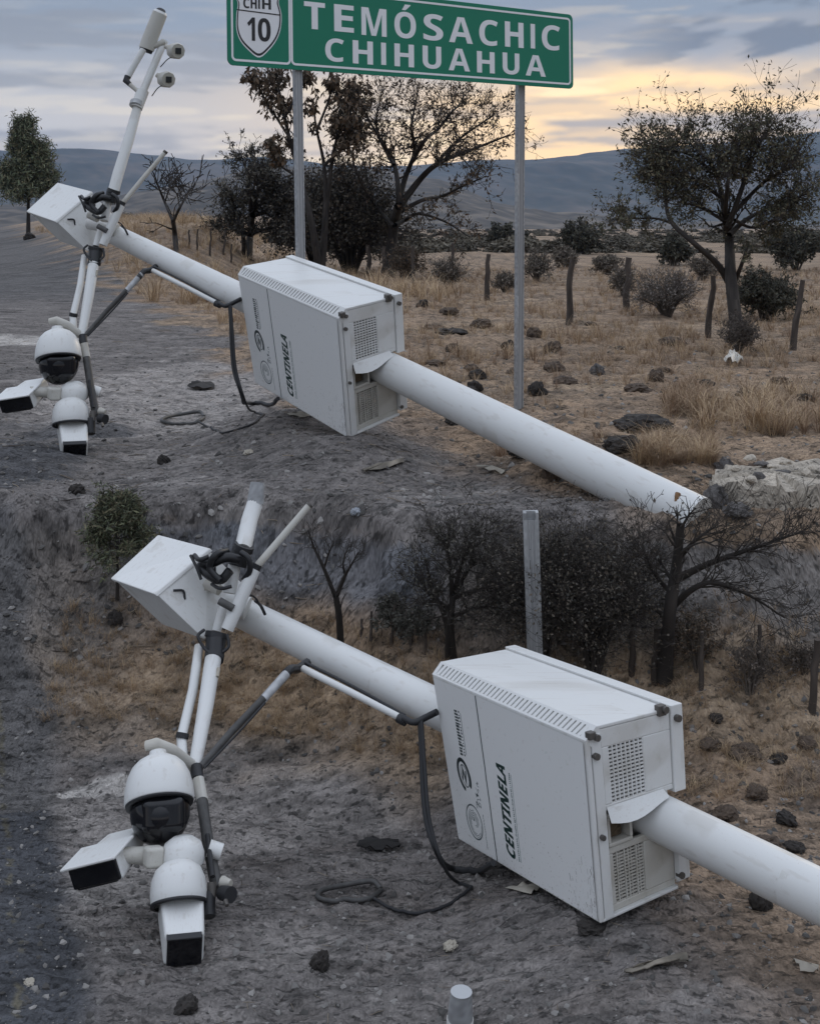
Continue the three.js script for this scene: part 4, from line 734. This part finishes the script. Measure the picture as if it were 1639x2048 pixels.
  {
    const L = local(48, 790, 9.15, 4.92);
    const b = new RoundedBoxGeometry(74, 34, 96, 8, 6), p = b.attributes.position; for (let i = 0; i < p.count; i++) { const t = p.getZ(i) / 96 + .5; const cr = 1 - .3 * Math.exp(-(((t - .35) / .16) ** 2)) * (.6 + .4 * Math.sin(p.getX(i) * .12)); p.setXYZ(i, p.getX(i) * (.66 + .34 * t), p.getY(i) * (.75 + .25 * t) * cr, p.getZ(i)); } b.computeVertexNormals();
    const bl = T.add('bullet_camera', put(L, b, 6, 2, -14, .42, -.5, .12), M.whitePlain);
    T.add('lens_window', put(L, new RoundedBoxGeometry(70, 28, 6, 2, 3), -15, -17.5, 26, .42, -.5, .12), M.glassBlack, bl);
    T.add('sun_hood', put(L, new RoundedBoxGeometry(80, 3.5, 60, 2, 1.5), -12, 6, 19, .42, -.5, .12), M.whitePlain, bl);
    T.add('underside', put(L, new RoundedBoxGeometry(62, 12, 74, 2, 4), 3, -13, -8, .42, -.5, .12), M.black, bl);
  }
  {
    const L = local(140, 782, 9.12, 4.9);
    const hb = T.add('camera_yoke', put(L, lathe([[26, -14], [28, -12], [28, 0], [24, 12], [14, 19], [0, 21]]), 8, -2, -6, .3), M.whitePlain);
    T.add('yoke_joint', put(L, new RoundedBoxGeometry(24, 26, 22, 3, 5), -30, -4, 0, .2, .3, 0), M.whiteDirty, hb);
    T.add('yoke_arm', put(L, new THREE.CylinderGeometry(9, 12, 44, 16).rotateZ(1.45), -56, 0, -14, 0, .3, 0), M.whiteDirty, hb);
    T.add('yoke_cap', put(L, new THREE.CylinderGeometry(11, 11, 18, 16).rotateZ(1.2), 50, -2, -16), M.whitePlain, hb);
  }
  tube('lamp_tube', [[181, 838, 9.05, 4.82], [182, 868, 9.0, 4.76]], [10, 9], M.black, null, 14); tube('tube_clamp', [[186, 822, 9.06, 4.83], [186, 842, 9.04, 4.81]], 6, M.bolt, null, 8);
  tube('lamp_tube', [[199, 836, 9.05, 4.82], [211, 839, 9.02, 4.78]], [9, 10.5], M.black, null, 12); tube('broken_cover', [[200, 822, 9.1, 4.86], [211, 824, 9.08, 4.84]], [8, 4.5], M.whiteDirty, null, 10);
  tube('bolt_stem', [[204, 846, 9.0, 4.76], [206, 853, 8.98, 4.74]], 3, M.bolt, null, 8);
  return T;
}
cameraMast(false);
cameraMast(true);

// ---------------------------------------------------------------- fence posts in the field
function fencePost(px, py, top, wpx, lean, label, group, woodMat = M.post, name = 'fence_post') {
  const b = sight(px, py), k = -b.z / F, r = rngOf(Math.round(px * 7 + py)), h = (py - top) * k, pts = [], rr = [];
  for (let i = 0; i <= 5; i++) { const t = i / 5; pts.push(b.clone().add(V(lean * k * t + (r() - .5) * wpx * k * .5 * (i ? 1 : 0), h * t - (i ? 0 : .06), (r() - .5) * .02))); rr.push(wpx * k * .5 * (1.1 - .3 * t + (r() - .5) * .2)); }
  return single(name, new Acc().tube(pts, rr, 7).geo(), woodMat, label, 'fence post', b, group);
}
const FG = 'weathered posts of the field fence';
for (const [x, y, t, w, l, lab] of [
  [973, 600, 508, 11, 4, 'dark fence post between the cabinet and the right sign post'], [1136, 650, 518, 13, 7, 'fence post first to the right of the right sign post'], [1253, 622, 515, 14, 3, 'thick straight fence post beside the pale grey shrub'],
  [1414, 676, 552, 13, 12, 'crooked fence post left of the leaning tree trunk'], [1583, 700, 560, 13, 24, 'tilted fence post farthest to the right'], [687, 545, 478, 6, 2, 'thin pale post in front of the black thicket'],
  [737, 552, 490, 10, 0, 'short stout post just left of the broad tree trunk'], [766, 556, 492, 9, 1, 'short post touching the broad tree trunk'], [827, 578, 492, 7, -2, 'slim post first right of the broad tree trunk'], [900, 575, 486, 8, 4, 'slim pale-topped post above the small brown shrub'],
]) fencePost(x, y, t, w, l, lab, FG);
['second', 'third', 'fourth', 'fifth', 'first'].forEach((q, i) => { const [x, y, t, l] = [[394, 502, 458, 2], [420, 512, 455, 3], [447, 510, 462, 4], [462, 524, 488, 1], [378, 495, 460, 0]][i]; fencePost(x, y, t, 4, l, `far thin fence post, ${q} to the right of the bare tree`, 'far fence posts left of the bushy tree'); });

// ---------------------------------------------------------------- clods and stones
function lump(seed, sx, sy, sz, det = 5) {
  const g = new THREE.IcosahedronGeometry(1, det), p = g.attributes.position;
  for (let i = 0; i < p.count; i++) {
    const x = p.getX(i), y = p.getY(i), z = p.getZ(i); const f = .5 + .55 * fbm(x * 1.3 + seed, y * 1.3 + z * 1.1 + seed * .7, 3) + .5 * (fbm(x * 3.4 + seed, z * 3.4 + y * 2.6, 4) - .5) + .25 * (fbm(x * 9 + y * 4, z * 9 + seed, 3) - .5);
    p.setXYZ(i, x * f * sx, Math.max(y, -.35) * f * sy, z * f * sz);
  }
  const uv = g.attributes.uv; for (let i = 0; i < p.count; i++) uv.setXY(i, p.getX(i) * .7 + p.getY(i) * .3, p.getZ(i) * .7 + p.getY(i) * .4);
  g.computeVertexNormals(); return g;
}
function stone(name, label, category, px, py, w, h, m, seed, group, det) {
  const b = sight(px, py), k = -b.z / F, g = lump(seed, w * k * .56, h * k * .8, w * k * .5, det); g.rotateY(seed * 1.7); g.translate(b.x, b.y + h * k * .12, b.z);
  return single(name, g, m, label, category, b, group);
}
const CLODS = ['dark clod farthest back, just right of the far cabinet top', 'low flat clod second in line right of the far cabinet top', 'wide clod below the dark fence post', 'clod beside the far cabinet end plate, halfway down', 'clod close right of the right sign post, highest of three', 'small clod just above the fallen pole near the cabinet', 'large clod just above the fallen pole near the cabinet', 'small clod touching the left of the right sign post', 'flat clod below the broad clods right of the sign post', 'small clod between the tall grass and the white bag', 'tiny clod left of the right sign post, highest', 'long low clod at the far cabinet corner', 'longest low clod right of the far cabinet', 'small flat clod in the open field right of the sign post', 'low clod in the shade near the crooked fence post', 'small flat clod in front of the thick straight fence post', 'long low clod behind the fallen pole beside the cabinet', 'low clod above the tall grass at the right', 'clod in the tall grass at the right edge', 'small clod tight behind the fallen pole', 'small clod beside the upright strawy clod'];
const CG = 'dark earth clods over the field';
[[845, 612, 30, 18], [897, 625, 44, 14], [963, 652, 52, 20], [906, 703, 40, 22], [1066, 672, 32, 22], [942, 738, 34, 14], [954, 756, 48, 24], [1024, 748, 30, 14], [1126, 768, 54, 22], [1414, 770, 36, 14], [1040, 655, 24, 12], [870, 660, 60, 16], [905, 668, 80, 16], [1180, 650, 30, 10], [1345, 690, 60, 18], [1240, 700, 34, 12], [868, 730, 60, 14], [1560, 765, 44, 16], [1610, 800, 40, 18], [880, 790, 30, 10], [1330, 745, 30, 14]]
  .forEach(([x, y, w, h], i) => stone('earth_clod', CLODS[i], 'clod', x, y, w, h, i % 3 ? M.clod : M.clodDark, 300 + i * 3.1, CG));
for (const [x, y, w, h, m, l] of [
  [1016, 697, 34, 22, M.clodDark, 'black earth clod close left of the right sign post'], [1105, 704, 46, 28, M.clod, 'rounded clod right of the right sign post, far one'], [1108, 742, 52, 28, M.clod, 'broad clod right of the right sign post, nearer one'], [1194, 748, 36, 24, M.rock, 'grey rounded stone alone in the middle of the field'],
  [948, 782, 44, 28, M.clodDark, 'black clod against the far side of the fallen pole'], [1073, 786, 40, 28, M.clodDark, 'black clod at the foot of the right sign post'], [1272, 782, 62, 20, M.clod, 'flat brown clod right of the grey stone'], [1309, 762, 42, 34, M.clod, 'upright brown clod with straw near the tall grass'], [1490, 794, 44, 22, M.clodDark, 'dark clod above the tall straw grass'],
  [903, 848, 34, 24, M.clodDark, 'black clod under the fallen pole right of the far cabinet'], [1285, 852, 130, 30, M.clodDark, 'long dark heap of earth behind the fallen pole'], [1245, 900, 86, 34, M.clodDark, 'black earth heap touching the fallen pole'], [1042, 908, 60, 16, M.clodDark, 'flat black clod under the fallen pole'], [1448, 942, 44, 34, M.rock, 'grey rock behind the broken footing'], [1512, 945, 46, 24, M.clod, 'brown rock beside the grey rock behind the footing'],
  [327, 926, 30, 24, M.clodDark, 'black clod on the gravel in front of the far cameras'], [153, 984, 40, 22, M.clodDark, 'dark stone at the edge of the upper gravel'], [60, 478, 28, 18, M.clodDark, 'dark clod by the far road edge on the left'], [1105, 955, 46, 40, M.clod, 'brown clod in front of the fallen pole'], [1352, 1022, 30, 44, M.rockOrange, 'small orange brown stone standing at the end of the fallen pole'],
  [640, 1930, 46, 36, M.clodDark, 'black clod on the lower gravel below the cord loop'], [375, 2018, 56, 30, M.clodDark, 'flat black clod at the bottom near the road edge'], [1517, 1808, 54, 38, M.clodDark, 'black clod under the nearer pole at the right edge'], [232, 1242, 40, 32, M.clodDark, 'dark clod behind the nearer head cabinet'], [1180, 1856, 70, 18, M.clodDark, 'flat dark clod under the corner of the nearer cabinet'],
  [1530, 1690, 60, 26, M.clod, 'brown clod right of the nearer cabinet, lower one'], [1572, 1640, 46, 22, M.clodDark, 'dark clod right of the nearer cabinet, middle one'], [1420, 1492, 56, 22, M.clod, 'brown clod right of the nearer cabinet, highest of its row'], [1490, 1508, 70, 24, M.clod, 'broad brown clod in the row right of the nearer cabinet'], [1556, 1520, 40, 18, M.clodDark, 'small dark clod in the row right of the nearer cabinet'], [1512, 1588, 58, 22, M.clod, 'brown clod on the lower slope at the right'], [1430, 1440, 34, 18, M.clodDark, 'small dark clod below the lower stakes'], [1612, 1490, 46, 22, M.clod, 'brown clod at the right edge of the lower slope'], [1450, 1630, 60, 22, M.clod, 'wide brown clod beside the nearer cabinet'], [1590, 1700, 54, 22, M.clodDark, 'dark clod at the right edge above the nearer pole'],
]) stone('earth_clod', l, 'clod', x, y, w, h, m, 200 + x * .37 + y * .11, undefined);
stone('pale_stone', 'small pale stone on the blue grey bank', 'stone', 712, 1028, 26, 16, mat({ color: rgb(.33, .35, .38), roughness: .9, map: soilMap }), 91);
stone('pale_stone', 'pale oval stone below the far cabinet', 'stone', 498, 907, 26, 11, M.pale, 93);
stone('pale_stone', 'pale oval stone below the nearer cabinet', 'stone', 901, 1895, 40, 18, M.pale, 95);
stone('pale_stone', 'white pebble lying on the dark road in the foreground', 'stone', 58, 1968, 36, 10, M.pale, 97);
// flat scraps
function torn(pts, r) { const o = []; pts.forEach((p, i) => { const n = pts[(i + 1) % pts.length], L = Math.hypot(n[0] - p[0], n[1] - p[1]); for (let k = 0; k < 4; k++) { const t = (k + (k ? (r() - .5) * .5 : 0)) / 4; o.push([lerp(p[0], n[0], t) + (r() - .5) * L * .09, lerp(p[1], n[1], t) + (r() - .5) * L * .045]); } }); return o; }
function scrap(name, label, category, pts, th, m, lift = .012) {
  const r = rngOf(Math.round(pts[0][0])), q = torn(pts, r).map(([x, y]) => sight(x, y)); const c = q.reduce((s, p) => s.add(p), V(0, 0, 0)).multiplyScalar(1 / q.length), a = new Acc(); const n = q.length;
  const up = [], dn = []; q.forEach((p, i) => { const l = lift * (.4 + r() * 1.4); up.push(a.v(p.x, p.y + l + th, p.z, p.x, p.z)); dn.push(a.v(p.x, p.y + l, p.z, p.x, p.z)); });
  const ct = a.v(c.x, c.y + lift * 2 + th, c.z, c.x, c.z), cb = a.v(c.x, c.y + lift * 2, c.z, c.x, c.z);
  for (let i = 0; i < n; i++) { const j = (i + 1) % n; a.i.push(ct, up[i], up[j], cb, dn[j], dn[i], up[i], dn[i], up[j], up[j], dn[i], dn[j]); }
  return single(name, a.geo().toNonIndexed(), m, label, category, c.setY(c.y - .0)); }
const paleBoard = mat({ color: rgb(.42, .37, .30), roughness: .9, map: barkMap });
scrap('wood_splinter', 'pale splinter of board on the gravel below the far cabinet', 'board', [[725, 946], [765, 930], [806, 923], [808, 930], [770, 940], [730, 949]], .006, paleBoard);
scrap('wood_splinter', 'pale splinter of board at the bottom right foreground', 'board', [[1246, 1952], [1300, 1930], [1372, 1917], [1374, 1928], [1310, 1944], [1252, 1957]], .006, paleBoard);
scrap('paper_scrap', 'pale twisted paper scrap in front of the fallen pole', 'paper', [[950, 937], [975, 941], [1010, 948], [1008, 952], [972, 946]], .003, M.pale, .02);
scrap('paper_scrap', 'pale twisted paper scrap at the lower right edge', 'paper', [[1582, 1930], [1605, 1940], [1636, 1946], [1632, 1953], [1600, 1947]], .003, M.pale, .015);
scrap('paper_scrap', 'pale paper under the far cabinet edge', 'paper', [[575, 830], [600, 826], [622, 833], [600, 838]], .003, M.pale, .01);
scrap('paper_scrap', 'pale paper under the nearer cabinet edge', 'paper', [[1010, 1782], [1045, 1772], [1085, 1780], [1060, 1790]], .003, M.pale, .008);
scrap('white_bag', 'crumpled white bag at the foot of the leaning tree', 'bag', [[1446, 728], [1462, 716], [1478, 720], [1486, 732], [1464, 735]], .01, M.whiteDirty, .06);
const rag = mat({ color: rgb(.028, .026, .025), roughness: 1 });
scrap('black_rag', 'black rag on the gravel left of the far cabinet', 'rag', [[375, 779], [388, 768], [402, 770], [428, 772], [430, 779], [400, 782]], .006, rag, .025);
scrap('black_rag', 'black rag on the gravel left of the nearer cabinet', 'rag', [[712, 1702], [735, 1685], [760, 1690], [797, 1694], [800, 1703], [750, 1706]], .006, rag, .018);
// pipe stub in the foreground
{
  const b = sight(918, 2075), k = -b.z / F, t = b.clone().add(V(.006, 88 * k * 1.1, .015)), T = new Thing('pipe_stub', 'galvanised pipe stub standing in the bottom foreground', 'pipe', b);
  const p = T.add('tube', tubeGeo([b.clone().add(V(0, -.03, 0)), b.clone().lerp(t, .55), t], [26 * k, 25 * k, 21 * k], 24), M.galv);
  T.add('rim', tubeGeo([b.clone().lerp(t, .97), t.clone().add(V(0, .001, 0))], 21.6 * k, 24), M.galv, p); const c = b.clone().lerp(t, .42); T.add('sleeve', tubeGeo([b.clone().lerp(t, .02), c], [27 * k, 27 * k], 24), M.white, p);
}
// broken footing of the far mast
{
  const slabGeo = (pts, th, seed) => { const r = rngOf(seed), q = torn(pts, r).map(([x, y]) => sight(x, y)), a = new Acc(), n = q.length, c = q.reduce((s, p) => s.add(p), V(0, 0, 0)).multiplyScalar(1 / n); const top = Math.max(...q.map(p => p.y)); const up = [], dn = [];
    q.forEach(p => { const y = p.y + th * (.7 + r() * .5); up.push(a.v(p.x, y, p.z, p.x, p.z)); dn.push(a.v(p.x + (r() - .5) * .03, p.y - .2, p.z + .03, p.x, p.z + .2)); }); const ct = a.v(c.x, c.y + th * 1.15, c.z, c.x, c.z);
    for (let i = 0; i < n; i++) { const j = (i + 1) % n; a.i.push(ct, up[i], up[j], up[i], dn[i], up[j], up[j], dn[i], dn[j]); } return [a.geo().toNonIndexed(), c]; };
  const [g1, c1] = slabGeo([[1418, 1004], [1470, 1012], [1552, 1014], [1570, 1018], [1660, 1012], [1700, 985], [1655, 962], [1560, 958], [1480, 968], [1430, 986]], .12, 12); g1.computeVertexNormals();
  const T = new Thing('concrete_footing', 'broken pale concrete footing at the right end of the fallen pole', 'footing', c1); const s = T.add('slab', g1, M.concrete);
  const r = rngOf(55); for (let i = 0; i < 14; i++) { const p = sight(1425 + r() * 200, 962 + r() * 48), k = -p.z / F, g = lump(700 + i * 2.3, (8 + r() * 14) * k, (6 + r() * 8) * k, (8 + r() * 12) * k, 1); g.translate(p.x, p.y + .135, p.z); T.add('rubble', g, i % 3 ? M.concrete : M.rock); }
  for (const [x, y, w, h, m, sd] of [[1432, 1010, 54, 44, M.rock, 4], [1475, 1030, 60, 30, M.rock, 9]]) { const p = sight(x, y), k = -p.z / F, g = lump(sd * 31, w * k * .6, h * k * .8, w * k * .5); g.translate(p.x, p.y + .02, p.z); T.add('rubble', g, m); }
}

// ---------------------------------------------------------------- plants and stakes on the low bank
{
  const rr = rngOf(15), at2 = (x, y) => sight(x, y);
  const lb = (b, pts, r0, r1, e = {}) => { const d = -b.z; return { p: pts.map(([x, y], i) => S(x, y, d - .02 - .05 * i + (i ? (rr() - .5) * .1 : 0) )), r0: r0 * d / F, r1: r1 * d / F, ...e }; };
  const bp = at2(235, 1196), dp = -bp.z, lim = [lb(bp, [[235, 1200], [235, 1120], [232, 1010]], 4.5, 1, { twigs: 0 })];
  { const r = rngOf(67); for (let i = 0; i < 46; i++) { const t = r(), y = lerp(1120, 1005, t), w = (1 - t * .75) * 80 * (.6 + .5 * r()), a = r() * 6.283, p0 = S(235, y, dp - .06), p1 = p0.clone().add(V(Math.cos(a) * w * dp / F, (6 + 16 * r()) * dp / F, Math.sin(a) * w * dp / F * .8)); lim.push({ p: [p0, p0.clone().lerp(p1, .5), p1], r0: .003, r1: .001 }); } }
  plant('pine_sapling', 'small green pine sapling behind the nearer head cabinet', 'tree', bp, lim, { twigs: 8, t0: .2, tw: .06, depth: 1, kids: 3, leaves: 6, leafL: .034, leafW: .22, fluff: .4, colours: [[.11, .125, .07], [.14, .14, .08], [.09, .1, .065], [.16, .14, .085]], rmin: .0012 }, 401, M.bark);
  const b2 = at2(680, 1292);
  plant('bare_sapling', 'bare forked sapling behind the nearer pole', 'tree', b2, [lb(b2, [[681, 1300], [677, 1230], [671, 1192]], 8, 6, { twigs: 2 }), lb(b2, [[671, 1194], [645, 1130], [628, 1095], [616, 1060]], 5, 1), lb(b2, [[673, 1192], [690, 1150], [702, 1130], [716, 1105]], 5, 1), lb(b2, [[648, 1136], [658, 1105], [668, 1085]], 3, .8), lb(b2, [[690, 1152], [686, 1125], [690, 1105]], 3, .8)],
    { twigs: 9, t0: .3, tw: .085, depth: 2, kids: 2, leaves: 0, wild: .6, rmin: .0012, colours: BROWN }, 402, M.barkDark);
  const dusky = [[.085, .078, .064], [.1, .09, .072], [.065, .062, .054]];
  const b3 = at2(900, 1312);
  plant('bushy_sapling', 'dusky bushy sapling left of the lower post', 'tree', b3, [lb(b3, [[905, 1318], [900, 1250], [905, 1190]], 9, 6, { twigs: 0 }), lb(b3, [[895, 1318], [890, 1240], [865, 1180], [850, 1120]], 7, 1.5), lb(b3, [[905, 1200], [935, 1140], [965, 1110]], 6, 1.5), lb(b3, [[903, 1200], [900, 1130], [890, 1075]], 6, 1.2), lb(b3, [[908, 1195], [960, 1180], [1010, 1170]], 6, 1.5), lb(b3, [[900, 1235], [960, 1215], [1020, 1220]], 5, 1.2), lb(b3, [[905, 1190], [930, 1110], [960, 1060]], 5, 1.2), lb(b3, [[898, 1220], [860, 1190], [835, 1170]], 5, 1)],
    { twigs: 26, t0: .15, tw: .13, depth: 2, kids: 3, leaves: 1.8, leafL: .018, colours: dusky, fluff: .25, rmin: .0012 }, 403, M.barkDark);
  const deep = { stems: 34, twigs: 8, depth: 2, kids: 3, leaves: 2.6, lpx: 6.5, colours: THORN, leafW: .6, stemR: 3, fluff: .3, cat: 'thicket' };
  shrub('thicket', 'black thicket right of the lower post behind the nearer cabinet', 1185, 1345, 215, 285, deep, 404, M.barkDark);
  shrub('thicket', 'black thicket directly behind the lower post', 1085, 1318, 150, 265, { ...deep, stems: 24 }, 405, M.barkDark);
  const b4 = at2(1330, 1352);
  plant('spreading_sapling', 'dark bare sapling with branches spreading right above the lower slope', 'tree', b4, [lb(b4, [[1328, 1362], [1332, 1300], [1340, 1210], [1352, 1130], [1360, 1050]], 17, 8, { twigs: 10, t0: .5 }), lb(b4, [[1342, 1215], [1385, 1178], [1424, 1165], [1495, 1190], [1568, 1236]], 8, 1.4, { twigs: 24 }), lb(b4, [[1350, 1160], [1410, 1130], [1470, 1108], [1540, 1085], [1605, 1062]], 8, 1.4, { twigs: 30 }), lb(b4, [[1354, 1120], [1390, 1080], [1430, 1052]], 6, 1.4, { twigs: 20 }), lb(b4, [[1345, 1190], [1310, 1150], [1285, 1100]], 6, 1.4, { twigs: 20 }), lb(b4, [[1338, 1240], [1300, 1215], [1265, 1220]], 6, 1.2, { twigs: 16 })],
    { twigs: 20, t0: .3, tw: .15, depth: 2, kids: 3, leaves: .8, leafL: .022, colours: THORN, wild: .75, rmin: .0013 }, 406, M.barkDark);
  const dryL = { stems: 18, twigs: 5, leaves: 2.5, lpx: 7, depth: 2, kids: 2, colours: [[.09, .072, .06], [.12, .095, .075]] };
  shrub('dry_shrub', 'small brown shrub on the lower slope behind the nearer cabinet corner', 1498, 1385, 90, 110, dryL, 411);
  shrub('dry_shrub', 'low brown shrub at the right edge of the lower slope', 1606, 1345, 80, 60, dryL, 413);
  shrub('dry_shrub', 'dark low shrub under the spreading sapling', 1395, 1340, 90, 110, { ...dryL, colours: BROWN, leaves: 4 }, 415);
  shrub('dry_shrub', 'pale dry shrub at the foot of the leftmost lower stakes', 800, 1262, 190, 60, { ...dryL, stems: 30, colours: [[.09, .085, .07], [.07, .068, .056]], leaves: 5 }, 417);
  const SG = 'thin stakes on the low bank';
  for (const [x, y, t, w, l, lab] of [[741, 1278, 1222, 6, 2, 'thin stake on the low bank, second right of the bare sapling'], [723, 1268, 1238, 6, 1, 'thin stake on the low bank nearest the bare sapling'], [783, 1292, 1210, 6, 5, 'thin stake on the low bank, third right of the bare sapling'], [820, 1290, 1225, 7, 5, 'thin stake on the low bank, fourth right of the bare sapling'], [850, 1308, 1260, 6, 1, 'thin stake on the low bank just left of the bushy sapling'],
    [1184, 1345, 1244, 11, 4, 'pale stake in front of the lower black thicket'], [1262, 1348, 1258, 14, 2, 'stout stake right of the lower black thicket'], [1310, 1362, 1256, 18, 2, 'thick dark stake left of the spreading sapling trunk'], [1400, 1378, 1262, 10, 2, 'dark stake right of the spreading sapling trunk'], [1520, 1350, 1250, 10, -4, 'pale-topped stake at the small brown shrub'], [1620, 1420, 1278, 16, 12, 'tall tilted stake at the right edge of the lower slope']])
    fencePost(x, y, t, w, l, lab, SG, M.post, 'stake');
  // lower galvanised post
  const pb = at2(1073, 1420), k = -pb.z / F, pt = S(1061, 1026, -pb.z - .12), dir = pt.clone().sub(pb), len = dir.length(); dir.normalize();
  const zx = V(0, 0, 1).addScaledVector(dir, -dir.z).normalize(), xx = dir.clone().cross(zx).negate(); const w = 30 * k;
  const prof = new THREE.Shape([[-.5, -.55], [.5, -.55], [.5, .0], [.3, .0], [.3, -.4], [-.3, -.4], [-.3, 0], [-.5, 0]].map(([a, b]) => new THREE.Vector2(a * w, b * w)));
  const g = new THREE.ExtrudeGeometry(prof, { depth: len + .06, bevelEnabled: false }); g.applyMatrix4(frame(pb.clone().addScaledVector(dir, -.06), xx, zx, dir)); const web = new THREE.BoxGeometry(w * .6, .003, len + .05); web.translate(0, -.004, len / 2); web.applyMatrix4(frame(pb.clone().addScaledVector(dir, -.06), xx, zx, dir));
  single('channel_post', merge([g, web]), M.galv, 'short galvanised channel post behind the nearer cabinet', 'post', pb);
}
renderer.render(scene, camera);
